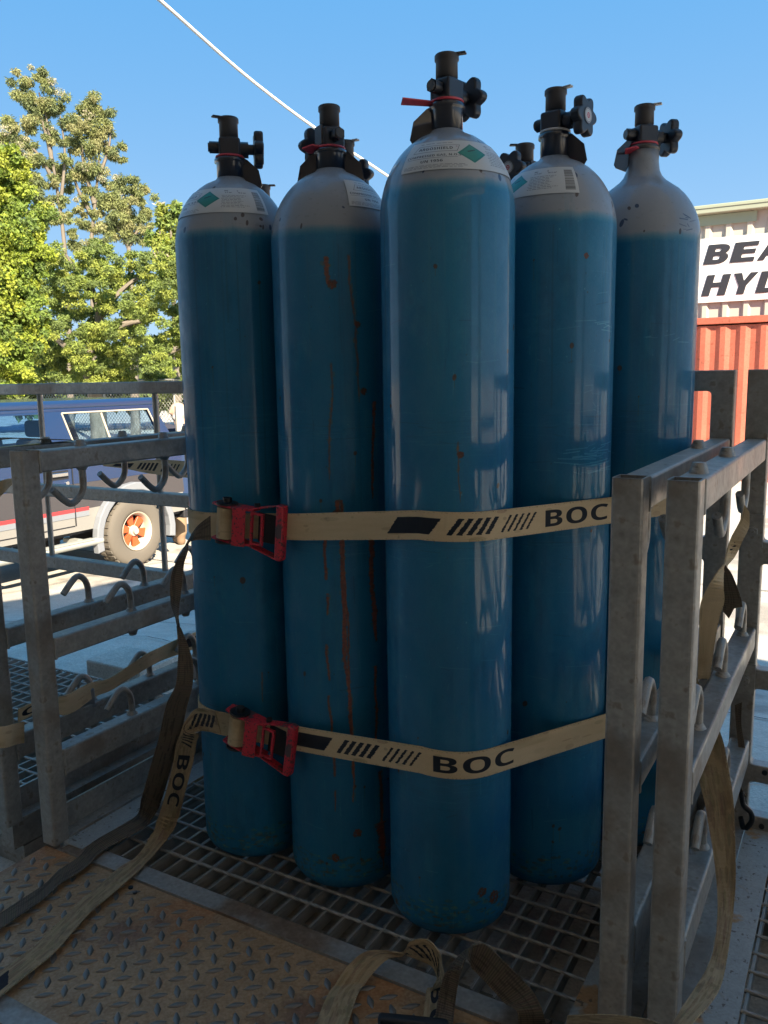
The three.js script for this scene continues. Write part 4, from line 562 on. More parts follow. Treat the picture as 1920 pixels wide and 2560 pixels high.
// b angles: degrees round the axis from the eye direction, positive to the right
function cylinder(label, x, z, mat, o) {
  const t = thing('gas_cylinder', label, 'gas cylinder', [x, DECK + 0.0005, z], 'gas cylinders strapped together on the pallet'); t.rotation.y = Math.atan2(x, z);
  const s = o.scale ?? 1; const bd = part('body', o.flare ? bodyE : bodyA, mat, t); bd.scale.y = s; const top = (o.flare ? 1.418 : 1.407) * s, lift = o.lift ?? 0.004;
  if (o.label != null) { const l = part('label', LABEL, M.label, t); l.rotation.y = Math.PI + (o.label - 69) * Math.PI / 180; l.position.y = 1.33 * (s - 1); }
  const turn = b => Math.PI + b * Math.PI / 180;
  const nk = part('neck_collar', V.collar, o.flare ? M.valveGrey : M.collar, t); nk.position.y = top; nk.scale.y = 1 + lift / 0.036;
  if (o.flare) nk.scale.x = nk.scale.z = 1.05;
  const v = piece('valve', t); v.position.y = top + 0.0375 + lift; v.rotation.y = turn(o.wheel);
  part('valve_body', V.body, M.valve, v); part('label_flat', V.flat, M.cap, v).rotation.y = Math.PI / 2; part('plug', V.boss, M.valve, v); part('plug_face', V.bossFace, M.valveGrey, v); part('stem', V.stem, M.valve, v);
  part('handwheel', V.wheel, M.valve, v); part('badge_rim', V.badgeRim, M.valveGrey, v); part('badge', V.badge, M.badge, v);
  const cp = part('outlet_cap', V.tube, M.cap, v); cp.position.y = 0.0375;
  if (o.tab != null) { const q = part('cap_tab', V.tab, o.paleTab ? M.paleTag : M.cap, v); q.position.y = 0.0375; q.rotation.y = (o.tab - o.wheel) * Math.PI / 180; }
  const rg = part('tag_ring', V.ring, o.ring ?? M.redTag, t); rg.position.y = top + 0.0372 + lift;
  for (const [k, b, dy, m] of o.tags ?? []) { const q = part('tag', V[k], m ?? M.collar, t); q.position.y = top + dy - 0.008 + lift; q.rotation.y = turn(b) - Math.PI / 2; }
  return t;
}
const mats = {
  a: paint(3, { line: 0.282, coat: 0.4, cr: 0.14, runs: [[10, 0.42, 0.36, 3, 0.4]], scuffs: 60 }),
  b: paint(5, { line: 0.275, coat: 0.45, cr: 0.12, runs: [[-2, 0.80, 0.50, 9], [-14, 0.74, 0.58, 7], [-15, 0.52, 0.18, 5], [2, 0.80, 0.20, 5, 0.8], [3, 0.62, 0.25, 6], [31, 0.72, 0.52, 13], [33, 0.47, 0.30, 7], [36, 0.25, 0.04, 9], [36, 0.14, 0.06, 22], [-4, 1.05, 0.84, 4, 0.4], [14, 1.24, 0.98, 5, 0.4], [-6, 1.24, 1.19, 10, 0.7], [37, 0.98, 0.80, 8, 0.8]], spots: [[-1, 1.19, 11], [21, 1.12, 7], [-3, 0.76, 26], [12, 0.75, 12], [10, 0.13, 12], [-12, 0.08, 10], [26, 1.0, 8]], chips: 40, scuffs: 90 }),
  c: paint(7, { line: 0.297, coat: 0.7, cr: 0.08, runs: [[8, 0.90, 0.80, 3, 0.4]], spots: [[30, 0.09, 12], [10, 0.88, 7], [44, 0.07, 16]], scratch: [[66, 0.66, 5, 60, 14, 'rgba(110,80,60,0.6)'], [40, 0.6, 10, 120, 400, 'rgba(120,170,190,0.25)']], chips: 34 }),
  d: paint(9, { line: 0.278, coat: 0.5, cr: 0.1, scratch: [[48, 0.86, 26, 150, 70, 'rgba(110,165,190,0.55)'], [42, 0.92, 16, 60, 200, 'rgba(100,150,180,0.4)'], [50, 1.1, 6, 120, 20, 'rgba(140,180,190,0.4)']], spots: [[30, 1.22, 6]], scuffs: 120, chips: 34 }),
  e: paint(13, { line: 0.262, coat: 0.5, cr: 0.1, flare: true, scratch: [[30, 1.08, 5, 120, 14, 'rgba(140,170,185,0.4)'], [52, 1.3, 9, 60, 60, 'rgba(40,60,90,0.6)']], chips: 22 }),
};
const CY = { A: [-1.127, -1.355], B: [-0.891, -1.359], C: [-0.640, -1.335], D: [-0.530, -1.566], E: [-0.420, -1.784], F: [-1.374, -1.776], G: [-1.010, -1.600], K: [-0.668, -1.778] };
cylinder('blue gas cylinder at the row end beside the hanging strap tails', ...CY.A, mats.a, { lift: 0.006, wheel: 92, tab: -70, label: -29, tags: [['flag', 80, 0.030], ['flag', 200, 0.03]] });
cylinder('rust streaked blue gas cylinder in the middle of the front row', ...CY.B, mats.b, { scale: 0.9895, wheel: -153, label: 86, tags: [['tagShort', -75, 0.042, M.redTag], ['flag', -95, 0.026], ['flag', 85, 0.028]] });
cylinder('glossy blue gas cylinder at the pallet corner with long red valve tag', ...CY.C, mats.c, { scale: 1.0065, lift: 0.012, wheel: 140, tab: 75, label: 25, tags: [['tagLong', -68, 0.040, M.redTag], ['flag', -82, 0.024]] });
cylinder('scratched blue gas cylinder with handwheel badge turned forward and printed label', ...CY.D, mats.d, { lift: 0.011, wheel: 60, tab: 60, paleTab: true, label: -45, ring: M.paleTag, tags: [['flag', 66, 0.026], ['flag', 180, 0.03]] });
cylinder('blue gas cylinder with tapering bare grey neck beside the steel frame', ...CY.E, mats.e, { flare: true, lift: 0.010, wheel: 122, tab: 80, paleTab: true, tags: [['tagShort', -40, 0.030, M.redTag], ['flag', -62, 0.044]] });
cylinder('gas cylinder in the back row corner with only its valve cap showing', ...CY.F, mats.a, { scale: 0.988, wheel: 180, tab: 80, tags: [] });
cylinder('gas cylinder hidden behind the rusty one with pale cap tab', ...CY.G, mats.d, { scale: 0.997, wheel: 150, tab: 60, paleTab: true, tags: [] });
cylinder('gas cylinder in the back row with badge facing and yellow tag', ...CY.K, mats.e, { scale: 0.985, wheel: -32, tab: -80, ring: M.yellowTag, tags: [['tagShort', 10, -0.004, M.yellowTag], ['tagShort', 35, -0.012, M.yellowTag]] });
// ------------------------------------------------------------------ webbing straps
const webbing = (base, soil) => canvasTex(2048, 256, (c, w, h) => {     // 1 m of webbing: lower half printed face, upper half plain back
  const R = rng(41); c.fillStyle = base; c.fillRect(0, 0, w, h);
  const im = c.getImageData(0, 0, w, h), D = im.data; for (let y = 0; y < h; y++) for (let x = 0; x < w; x++) { const i = (y * w + x) * 4, rib = (x % 4 < 2 ? 7 : -9) + (R() - 0.5) * 16, n = (fA[((y * 2) % N5) * N5 + (x >> 2)] - 0.5) * 34; const grime = ss(0.55, 0.72, fC[((y + 90) % N5) * N5 + (x >> 2)]) * 26; D[i] += rib + n - grime; D[i + 1] += rib + n - grime; D[i + 2] += rib + n - grime; } c.putImageData(im, 0, 0);
  // trodden in soil: smears and speckle
  for (let k = 0; k < soil; k++) { c.fillStyle = `rgba(${70 + R() * 40},${58 + R() * 34},${44 + R() * 26},${0.05 + R() * 0.16})`; c.beginPath(); c.ellipse(R() * w, R() * h, 3 + R() * 46, 1.5 + R() * 12, 0, 0, 7); c.fill(); }
  const y0 = 128, K = '#1d2129', px = 2048; c.fillStyle = K;
  const para = (x, x2, a, b, sl) => { c.beginPath(); for (let y = a; y <= b; y += 3) { const t = (b - y) / (b - a); c.lineTo(x * px + t * sl + (R() - 0.5) * 5, y); } for (let y = b; y >= a; y -= 3) { const t = (b - y) / (b - a); c.lineTo(x2 * px + t * sl + (R() - 0.5) * 5, y); } c.closePath(); c.fill(); };
  para(0.040, 0.122, y0 + 27, y0 + 101, 44);
  for (let k = 0; k < 5; k++) para(0.150 + k * 0.0170, 0.160 + k * 0.0170, y0 + 27, y0 + 101, 44);
  for (let k = 0; k < 5; k++) para(0.252 + k * 0.0145, 0.2575 + k * 0.0145, y0 + 27, y0 + 101, 44);
  c.save(); c.font = 'bold 84px sans-serif'; c.translate(0.350 * px, y0 + 103); c.scale(2.08, 1.26); c.fillText('BOC', 0, 0); c.restore();
  // worn edges
  for (let k = 0; k < 1400; k++) { const e = [2, 124, 131, 253][k & 3]; c.fillStyle = `rgba(${R() < 0.5 ? '205,190,160' : '90,72,54'},0.5)`; c.fillRect(R() * w, e + (R() - 0.5) * 5, 2 + R() * 4, 1 + R() * 2); }
});
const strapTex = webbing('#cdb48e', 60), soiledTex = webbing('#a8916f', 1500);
const strapBump = dataTex(256, (i, c, x) => { const v = 128 + 110 * Math.sin(x / 256 * Math.PI * 2 * 32); c[0] = c[1] = c[2] = v; }, false, 1, 8); strapBump.repeat.set(16, 1);
M.strap = new THREE.MeshStandardMaterial({ map: strapTex, roughness: 0.95, bumpMap: strapBump, bumpScale: 0.0005 });
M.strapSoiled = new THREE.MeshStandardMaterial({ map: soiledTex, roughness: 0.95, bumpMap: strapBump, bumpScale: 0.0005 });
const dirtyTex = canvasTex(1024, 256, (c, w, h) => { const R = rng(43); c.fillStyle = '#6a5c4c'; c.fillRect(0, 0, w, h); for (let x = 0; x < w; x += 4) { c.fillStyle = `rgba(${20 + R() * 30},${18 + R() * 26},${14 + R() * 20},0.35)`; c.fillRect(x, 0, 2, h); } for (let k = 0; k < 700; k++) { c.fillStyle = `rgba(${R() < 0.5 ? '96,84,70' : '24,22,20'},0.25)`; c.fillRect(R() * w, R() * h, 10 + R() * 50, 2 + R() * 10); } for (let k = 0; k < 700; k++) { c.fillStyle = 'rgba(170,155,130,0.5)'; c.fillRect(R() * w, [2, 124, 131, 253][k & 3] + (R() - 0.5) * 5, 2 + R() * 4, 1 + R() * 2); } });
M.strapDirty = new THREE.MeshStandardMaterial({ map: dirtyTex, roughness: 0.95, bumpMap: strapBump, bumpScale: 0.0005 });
// ribbon through stations [Lx,Ly,Lz,Rx,Ry,Rz] (surveyed from the eye), 2.4 mm thick
function ribbon(st, o = {}) {
  const sub = o.sub ?? 5, Lc = new THREE.CatmullRomCurve3(st.map(s => V3(s[0], s[1], s[2])), false, 'centripetal'), Rc = new THREE.CatmullRomCurve3(st.map(s => V3(s[3], s[4], s[5])), false, 'centripetal'), n = (st.length - 1) * sub, L = [], Rr = [], th = o.thick ?? 0.0024, floor = o.floor ?? -1.0035;
  for (let i = 0; i <= n; i++) { const a = Lc.getPoint(i / n), b = Rc.getPoint(i / n); for (const p of [a, b]) { p.y = Math.max(p.y, floor) + H; } const wd = a.distanceTo(b); if (wd > 0.05) { const m = a.clone().add(b).multiplyScalar(0.5); a.sub(m).multiplyScalar(0.05 / wd).add(m); b.sub(m).multiplyScalar(0.05 / wd).add(m); } L.push(a); Rr.push(b); }
  let arc = [0]; for (let i = 1; i <= n; i++) arc.push(arc[i - 1] + L[i].clone().add(Rr[i]).distanceTo(L[i - 1].clone().add(Rr[i - 1])) / 2);
  const P = [], U = [], dir = o.flip ? -1 : 1, u = i => (o.u0 ?? 0) + dir * arc[i], N = [];
  for (let i = 0; i <= n; i++) { const T = L[Math.min(n, i + 1)].clone().add(Rr[Math.min(n, i + 1)]).sub(L[Math.max(0, i - 1)]).sub(Rr[Math.max(0, i - 1)]).normalize(), W = Rr[i].clone().sub(L[i]).normalize(); N.push(W.cross(T).normalize().multiplyScalar(th / 2 * (o.side ?? 1))); }
  const quad = (a, b, c, d, ua, ub, va, vb) => { for (const [p, q] of [[a, [ua, va]], [b, [ub, va]], [c, [ub, vb]], [a, [ua, va]], [c, [ub, vb]], [d, [ua, vb]]]) { P.push(p.x, p.y, p.z); U.push(...q); } };
  const vt = o.upright ? [0.0, 0.5] : [0.5, 0.0];
  for (let i = 0; i < n; i++) {
    const a0 = L[i].clone().add(N[i]), a1 = L[i + 1].clone().add(N[i + 1]), b0 = Rr[i].clone().add(N[i]), b1 = Rr[i + 1].clone().add(N[i + 1]), c0 = L[i].clone().sub(N[i]), c1 = L[i + 1].clone().sub(N[i + 1]), d0 = Rr[i].clone().sub(N[i]), d1 = Rr[i + 1].clone().sub(N[i + 1]);
    quad(b0, b1, a1, a0, u(i), u(i + 1), vt[1], vt[0]); quad(c0, c1, d1, d0, u(i), u(i + 1), 0.52, 1.0); quad(a0, a1, c1, c0, u(i), u(i + 1), 0.98, 1.0); quad(d0, d1, b1, b0, u(i), u(i + 1), 0.98, 1.0);
  }
  const g = new THREE.BufferGeometry(); g.setAttribute('position', new THREE.Float32BufferAttribute(P, 3)); g.setAttribute('uv', new THREE.Float32BufferAttribute(U, 2));
  g.computeVertexNormals(); return g;
}
const tailUpper=[[-1.063,-0.249,-1.176,-1.064,-0.296,-1.175],[-1.089,-0.267,-1.173,-1.09,-0.297,-1.172],[-1.129,-0.298,-1.189,-1.11,-0.301,-1.166],[-1.155,-0.329,-1.192,-1.127,-0.323,-1.177],[-1.161,-0.349,-1.179,-1.15,-0.354,-1.19],[-1.166,-0.377,-1.168,-1.15,-0.384,-1.183],[-1.161,-0.406,-1.158,-1.147,-0.416,-1.172],[-1.16,-0.433,-1.16,-1.13,-0.434,-1.147],[-1.155,-0.459,-1.164,-1.124,-0.45,-1.139],[-1.14,-0.475,-1.151,-1.148,-0.486,-1.171],[-1.14,-0.513,-1.151,-1.126,-0.515,-1.165],[-1.142,-0.542,-1.149,-1.121,-0.545,-1.169],[-1.146,-0.587,-1.145,-1.123,-0.588,-1.168],[-1.188,-0.639,-1.159,-1.161,-0.654,-1.186],[-1.238,-0.729,-1.18,-1.207,-0.735,-1.211],[-1.305,-0.833,-1.21,-1.276,-0.846,-1.241],[-1.36,-0.911,-1.239,-1.333,-0.935,-1.268],[-1.415,-0.985,-1.265,-1.348,-0.985,-1.253],[-1.401,-0.985,-1.23,-1.339,-0.985,-1.224],[-1.429,-1.003,-1.144,-1.371,-1.003,-1.124],[-1.41,-1.003,-1.091,-1.353,-1.003,-1.065],[-1.406,-1.003,-1.036,-1.352,-1.003,-0.999],[-1.387,-1.003,-0.988,-1.345,-1.003,-0.955],[-1.384,-1.003,-0.929,-1.341,-1.003,-0.9],[-1.383,-1.003,-0.884,-1.338,-1.003,-0.852],[-1.387,-1.003,-0.816,-1.338,-1.003,-0.784]];
const tailLower=[[-1.08,-0.642,-1.18,-1.073,-0.693,-1.187],[-1.147,-0.657,-1.2,-1.147,-0.709,-1.2],[-1.179,-0.694,-1.197,-1.162,-0.709,-1.185],[-1.194,-0.722,-1.196,-1.148,-0.712,-1.199],[-1.214,-0.75,-1.205,-1.185,-0.755,-1.233],[-1.234,-0.796,-1.213,-1.206,-0.807,-1.241],[-1.265,-0.863,-1.223,-1.239,-0.88,-1.25],[-1.309,-0.949,-1.235,-1.282,-0.967,-1.264],[-1.329,-0.99,-1.232,-1.267,-0.99,-1.22],[-1.312,-0.995,-1.201,-1.273,-0.995,-1.216],[-1.295,-1.003,-1.148,-1.263,-1.003,-1.159],[-1.297,-1.003,-1.101,-1.246,-1.003,-1.091],[-1.295,-1.003,-1.043,-1.226,-1.003,-1.019],[-1.287,-1.003,-0.991,-1.219,-1.003,-0.966],[-1.262,-1.003,-0.92,-1.207,-1.003,-0.906],[-1.242,-1.003,-0.849,-1.194,-1.003,-0.851],[-1.24,-1.003,-0.806,-1.189,-1.003,-0.803],[-1.238,-1.003,-0.765,-1.184,-1.003,-0.762],[-1.232,-1.003,-0.711,-1.177,-1.003,-0.701]];
const loopRight=[[-0.249,-0.522,-1.479,-0.231,-0.52,-1.482],[-0.236,-0.575,-1.461,-0.205,-0.565,-1.466],[-0.224,-0.627,-1.443,-0.177,-0.616,-1.449],[-0.213,-0.662,-1.424,-0.165,-0.646,-1.43],[-0.204,-0.684,-1.405,-0.155,-0.675,-1.411],[-0.191,-0.712,-1.387,-0.147,-0.705,-1.392],[-0.183,-0.736,-1.373,-0.143,-0.728,-1.378],[-0.169,-0.771,-1.344,-0.136,-0.763,-1.348],[-0.157,-0.806,-1.311,-0.13,-0.799,-1.314],[-0.148,-0.831,-1.261,-0.127,-0.835,-1.264],[-0.145,-0.851,-1.211,-0.125,-0.845,-1.214],[-0.148,-0.85,-1.161,-0.124,-0.853,-1.163],[-0.154,-0.837,-1.089,-0.125,-0.834,-1.093],[-0.158,-0.821,-1.033,-0.133,-0.82,-1.037],[-0.164,-0.821,-0.997,-0.143,-0.817,-1.0]];
const hangRight=[[-0.188,-0.245,-1.69,-0.179,-0.259,-1.691],[-0.194,-0.275,-1.689,-0.178,-0.287,-1.691],[-0.208,-0.312,-1.667,-0.186,-0.312,-1.67],[-0.211,-0.342,-1.646,-0.202,-0.349,-1.688],[-0.209,-0.347,-1.606,-0.209,-0.358,-1.647],[-0.218,-0.36,-1.585,-0.21,-0.366,-1.616],[-0.233,-0.391,-1.583,-0.204,-0.389,-1.587],[-0.242,-0.418,-1.582,-0.202,-0.411,-1.587],[-0.243,-0.453,-1.581,-0.209,-0.444,-1.586],[-0.242,-0.495,-1.582,-0.214,-0.484,-1.586],[-0.242,-0.537,-1.582,-0.218,-0.529,-1.585],[-0.238,-0.558,-1.562,-0.217,-0.556,-1.565]];
const flapRight=[[-0.21,-0.35,-1.616,-0.206,-0.352,-1.617],[-0.212,-0.366,-1.626,-0.198,-0.366,-1.628],[-0.212,-0.39,-1.636,-0.19,-0.388,-1.639],[-0.21,-0.421,-1.647,-0.181,-0.418,-1.65],[-0.213,-0.448,-1.656,-0.179,-0.436,-1.66]];
const loopFront=[[-0.684,-1.003,-0.923,-0.637,-1.003,-0.949],[-0.692,-1.003,-0.951,-0.644,-1.003,-0.973],[-0.712,-1.01,-1.018,-0.666,-1.01,-1.048],[-0.705,-0.988,-1.05,-0.663,-0.995,-1.077],[-0.686,-0.97,-1.09,-0.652,-0.986,-1.111],[-0.653,-0.978,-1.123,-0.635,-0.988,-1.134],[-0.612,-0.943,-1.12,-0.601,-0.977,-1.126],[-0.581,-0.931,-1.124,-0.574,-0.981,-1.127],[-0.56,-0.943,-1.122,-0.562,-0.989,-1.12],[-0.552,-0.98,-1.125,-0.549,-0.976,-1.088],[-0.54,-1.014,-1.118,-0.571,-1.021,-1.103],[-0.5,-1.003,-1.052,-0.542,-1.003,-1.029]];
const slack=[[-0.166,-0.82,-0.986,-0.15,-0.826,-0.989],[-0.188,-0.831,-1.003,-0.19,-0.858,-1.002],[-0.228,-0.849,-1.015,-0.227,-0.875,-1.015],[-0.275,-0.88,-1.034,-0.274,-0.906,-1.034],[-0.317,-0.913,-1.053,-0.319,-0.935,-1.053],[-0.348,-0.949,-1.075,-0.351,-0.973,-1.074],[-0.367,-0.996,-1.111,-0.406,-1.002,-1.097],[-0.375,-0.966,-1.108,-0.411,-0.976,-1.096],[-0.401,-0.947,-1.124,-0.439,-0.984,-1.11],[-0.435,-0.919,-1.124,-0.467,-0.969,-1.111],[-0.469,-0.899,-1.123,-0.492,-0.952,-1.113],[-0.489,-0.901,-1.114,-0.497,-0.936,-1.111],[-0.514,-0.924,-1.103,-0.485,-0.895,-1.065],[-0.524,-0.939,-1.072,-0.504,-0.949,-1.082],[-0.533,-0.98,-1.068,-0.509,-0.99,-1.079],[-0.527,-1.003,-1.038,-0.498,-1.003,-1.047]];
const leftPrinted=[[-1.7,-0.737,-1.832,-1.7,-0.793,-1.828],[-1.69,-0.734,-1.709,-1.69,-0.781,-1.705],[-1.68,-0.734,-1.627,-1.68,-0.774,-1.628],[-1.66,-0.729,-1.555,-1.66,-0.769,-1.558],[-1.66,-0.743,-1.487,-1.66,-0.779,-1.484],[-1.66,-0.755,-1.42,-1.66,-0.789,-1.425],[-1.66,-0.747,-1.359,-1.66,-0.788,-1.374],[-1.64,-0.744,-1.269,-1.64,-0.795,-1.271],[-1.64,-0.731,-1.198,-1.64,-0.76,-1.195],[-1.64,-0.732,-1.14,-1.64,-0.763,-1.137]];
const postBand=[[-1.64,-0.768,-1.152,-1.64,-0.818,-1.147],[-1.64,-0.76,-1.143,-1.64,-0.82,-1.137],[-1.607,-0.741,-1.069,-1.609,-0.79,-1.066],[-1.622,-0.729,-1.046,-1.624,-0.778,-1.042]];
const leftHook=[[-1.644,-0.209,-1.139,-1.641,-0.241,-1.143],[-1.635,-0.204,-1.152,-1.637,-0.233,-1.15],[-1.645,-0.204,-1.173,-1.646,-0.222,-1.171],[-1.654,-0.207,-1.195,-1.655,-0.218,-1.193],[-1.657,-0.212,-1.224,-1.657,-0.22,-1.224]];
const backHook=[[-2.13,-0.253,-1.86,-2.125,-0.261,-1.86],[-2.025,-0.244,-1.86,-2.022,-0.266,-1.86],[-1.939,-0.235,-1.86,-1.938,-0.275,-1.86],[-1.837,-0.231,-1.86,-1.836,-0.281,-1.86],[-1.739,-0.23,-1.86,-1.743,-0.287,-1.86]];
const hangBack=[[-0.204,-0.707,-1.849,-0.19,-0.698,-1.85],[-0.2,-0.747,-1.849,-0.189,-0.748,-1.85],[-0.193,-0.797,-1.85,-0.179,-0.802,-1.851],[-0.19,-0.847,-1.85,-0.179,-0.845,-1.851],[-0.188,-0.891,-1.851,-0.182,-0.893,-1.851],[-0.186,-0.911,-1.851,-0.17,-0.913,-1.852],[-0.182,-0.95,-1.851,-0.157,-0.944,-1.853],[-0.174,-0.974,-1.852,-0.162,-0.982,-1.853]];
const wire=[[-2.594,1.573,-2.496],[-2.621,1.555,-2.751],[-2.64,1.533,-3.005],[-2.664,1.492,-3.247],[-2.69,1.436,-3.482],[-2.702,1.405,-3.723],[-2.678,1.354,-3.983],[-2.638,1.286,-4.248],[-2.629,1.238,-4.602],[-2.608,1.157,-5.181],[-2.547,1.067,-5.98]];
// convex hull of the standing cylinders, walked left to right past the eye
function hullPath() {
  const pts = []; for (const c of Object.values(CY)) for (let k = 0; k < 72; k++) { const a = k / 72 * Math.PI * 2; pts.push([c[0] + (RAD + 0.0022) * Math.cos(a), c[1] + (RAD + 0.0022) * Math.sin(a)]); }
  pts.sort((a, b) => a[0] - b[0] || a[1] - b[1]); const cr = (o, a, b) => (a[0] - o[0]) * (b[1] - o[1]) - (a[1] - o[1]) * (b[0] - o[0]);
  const half = ps => { const h = []; for (const p of ps) { while (h.length > 1 && cr(h[h.length - 2], h[h.length - 1], p) <= 0) h.pop(); h.push(p); } h.pop(); return h; };
  const h = [...half(pts), ...half(pts.slice().reverse())];      // counter clockwise in (x,z)
  h.reverse();                                                   // front edge (z nearest) left to right
  let s = 0; h.forEach((p, i) => { if (p[0] - p[1] * 0 < h[s][0]) s = i; }); let o = [...h.slice(s), ...h.slice(0, s)];
  const o2 = []; o.push(o[0]); for (let i = 0; i < o.length - 1; i++) { const a = o[i], b = o[i + 1], d = Math.hypot(b[0] - a[0], b[1] - a[1]), m = Math.max(1, Math.round(d / 0.03)); for (let k = 0; k < m; k++) o2.push([a[0] + (b[0] - a[0]) * k / m, a[1] + (b[1] - a[1]) * k / m]); } o2.push(o[0].slice());
  return o2;
}
const HP = hullPath();
{ let zi = HP.findIndex(p => p[1] > -1.3); if (HP[Math.min(HP.length - 1, zi + 3)][0] < HP[zi][0]) HP.reverse(); }
function band(yAt, anchorX, anchorU) {     // belt round the group; print anchored where it crosses bearing anchorX
  let arc = 0, hit = null, pr = null; for (let i = 0; i < HP.length; i++) { if (i) arc += Math.hypot(HP[i][0] - HP[i - 1][0], HP[i][1] - HP[i - 1][1]); const b = Math.atan2(HP[i][0], -HP[i][1]); if (pr != null && hit == null && HP[i][1] > -1.5 && pr < anchorX && b >= anchorX) hit = arc; pr = b; }
  const st = HP.map(p => { const y = yAt(p[0], p[1]); return [p[0], y + 0.025, p[1], p[0], y - 0.025, p[1]]; });
  return ribbon(st, { sub: 1, u0: anchorU - (hit ?? 0), side: 1, upright: false });
}
const lerpY = (k) => (x, z) => { let i = 0; while (i < k.length - 2 && x > k[i + 1][0]) i++; const t = cl((x - k[i][0]) / (k[i + 1][0] - k[i][0])); return k[i][1] + (k[i + 1][1] - k[i][1]) * t; };
M.redPaint = new THREE.MeshStandardMaterial({ map: dataTex(256, (i, c, x, y) => { const k = (y * 2) * N5 + x * 2; let q = mixc([178, 34, 50], [200, 50, 64], fA[k]); q = mixc(q, [62, 44, 40], ss(0.60, 0.66, fB[k]) * 0.9); q = mixc(q, [70, 66, 66], ss(0.63, 0.68, fC[k]) * 0.9); c[0] = q[0]; c[1] = q[1]; c[2] = q[2]; }, true, 9), roughness: 0.5 });
M.blackSteel = new THREE.MeshStandardMaterial({ color: new THREE.Color(0.02, 0.02, 0.022), roughness: 0.5, metalness: 0.3 });
function ratchet(parent, pos, rot, mat) {     // local: x along the webbing, y across it, z away from the load
  const r = piece('ratchet', parent); r.position.set(...pos); r.rotation.set(...rot);
  const plate = sg => { const s = new THREE.Shape([[-0.080, 0.000], [-0.076, 0.026], [-0.050, 0.034], [-0.010, 0.036], [0.020, 0.026], [0.020, 0.004], [-0.04, -0.004]].map(p => new THREE.Vector2(...p))); const g = new THREE.ExtrudeGeometry(s, { depth: 0.003, bevelEnabled: true, bevelSize: 0.0006, bevelThickness: 0.0006, bevelSegments: 1 }); g.rotateX(-Math.PI / 2); g.scale(1, 1, -1); g.translate(0, sg * 0.034 - 0.0015, 0); const a = boxUV(strip(g)); a.computeVertexNormals(); return a; };
  for (const sg of [1, -1]) {
    part('side_plate', plate(sg), mat, r);
    const arm = new RoundedBoxGeometry(0.068, 0.003, 0.020, 1, 0.001); arm.rotateZ(sg * 0.24); arm.translate(0.044, sg * 0.0435, 0.016); part('handle_arm', boxUV(arm), mat, r);
  }
  part('handle_grip', boxUV(new RoundedBoxGeometry(0.017, 0.108, 0.022, 3, 0.006).translate(0.079, 0, 0.017)), mat, r);
  part('pawl_plate', boxUV(new RoundedBoxGeometry(0.026, 0.074, 0.004, 1, 0.001).rotateY(0.3).translate(-0.004, 0, 0.038)), mat, r);
  part('slider', merge([box(0.004, 0.062, 0.006, 0.018, 0, 0.026), box(0.004, 0.062, 0.006, 0.042, 0, 0.026), box(0.020, 0.004, 0.006, 0.030, 0.029, 0.026), box(0.020, 0.004, 0.006, 0.030, -0.029, 0.026)]), mat, r);
  part('spool', (() => { const g = new THREE.CylinderGeometry(0.019, 0.019, 0.060, 24, 1); const u = g.attributes.uv; for (let i = 0; i < u.count; i++) u.setXY(i, 0.6 + u.getX(i) * 0.12, 0.55 + u.getY(i) * 0.4); g.translate(-0.046, 0, 0.020); return strip(g); })(), mat === M.redPaint ? M.strap : M.strapDirty, r);
  for (const sg of [1, -1]) part('spool_gear', new THREE.CylinderGeometry(0.021, 0.021, 0.004, 12).translate(-0.046, sg * 0.0375, 0.020), M.blackSteel, r);
  part('bolt', new THREE.CylinderGeometry(0.009, 0.009, 0.010, 6).translate(-0.046, 0.044, 0.020), M.blackSteel, r); part('bolt', new THREE.CylinderGeometry(0.006, 0.006, 0.010, 6).translate(0.022, 0.042, 0.016), M.blackSteel, r);
  part('inner_plate', box(0.05, 0.056, 0.003, 0.045, 0, 0.006), M.blackSteel, r);
  return r;
}
{
  const up = thing('ratchet_strap', 'upper tan printed strap with red ratchet round the cylinders, tail hanging twisted', 'strap', [0, 0, 0], 'ratchet straps round the cylinders');
  part('band', band(lerpY([[-1.6, -0.283], [-1.12, -0.281], [-0.89, -0.266], [-0.64, -0.242], [-0.4, -0.250], [0, -0.255]]), -0.5365, 0.040), M.strap, up);
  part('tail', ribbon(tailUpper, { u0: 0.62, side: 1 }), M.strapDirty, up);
  ratchet(up, [-1.010, Yc(-0.271), -1.234], [0, 0.04, -0.10], M.redPaint);
  const lo = thing('ratchet_strap', 'lower tan printed strap with chipped red ratchet, lettered tail trailing onto the tread plate', 'strap', [0, 0, 0], 'ratchet straps round the cylinders');
  part('band', band(lerpY([[-1.6, -0.70], [-1.12, -0.699], [-0.89, -0.684], [-0.64, -0.6625], [-0.4, -0.680], [0, -0.685]]), -0.474, 0.353), M.strap, lo);
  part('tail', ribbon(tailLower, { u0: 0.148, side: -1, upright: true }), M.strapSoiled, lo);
  ratchet(lo, [-1.005, Yc(-0.695), -1.234], [0, 0.04, -0.17], M.redPaint);
}
const strapThing = (label, geo, mat, grp) => solo('webbing_strap', geo, mat, label, 'strap', grp);
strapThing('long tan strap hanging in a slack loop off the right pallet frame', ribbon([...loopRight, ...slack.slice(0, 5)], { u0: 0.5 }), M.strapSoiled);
{
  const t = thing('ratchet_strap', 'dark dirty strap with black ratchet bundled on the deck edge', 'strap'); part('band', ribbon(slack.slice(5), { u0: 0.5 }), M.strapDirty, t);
  ratchet(t, [-0.505, Yc(-0.985), -0.905], [-1.45, 0.0, 1.9], M.blackSteel);
}
strapThing('pale strap arched in a loop over the front edge of the tread plate', ribbon(loopFront.map((s, i) => i < 6 ? s : [s[3], s[4], s[5], s[0], s[1], s[2]]), { u0: 0.0, side: -1 }), M.strapSoiled);
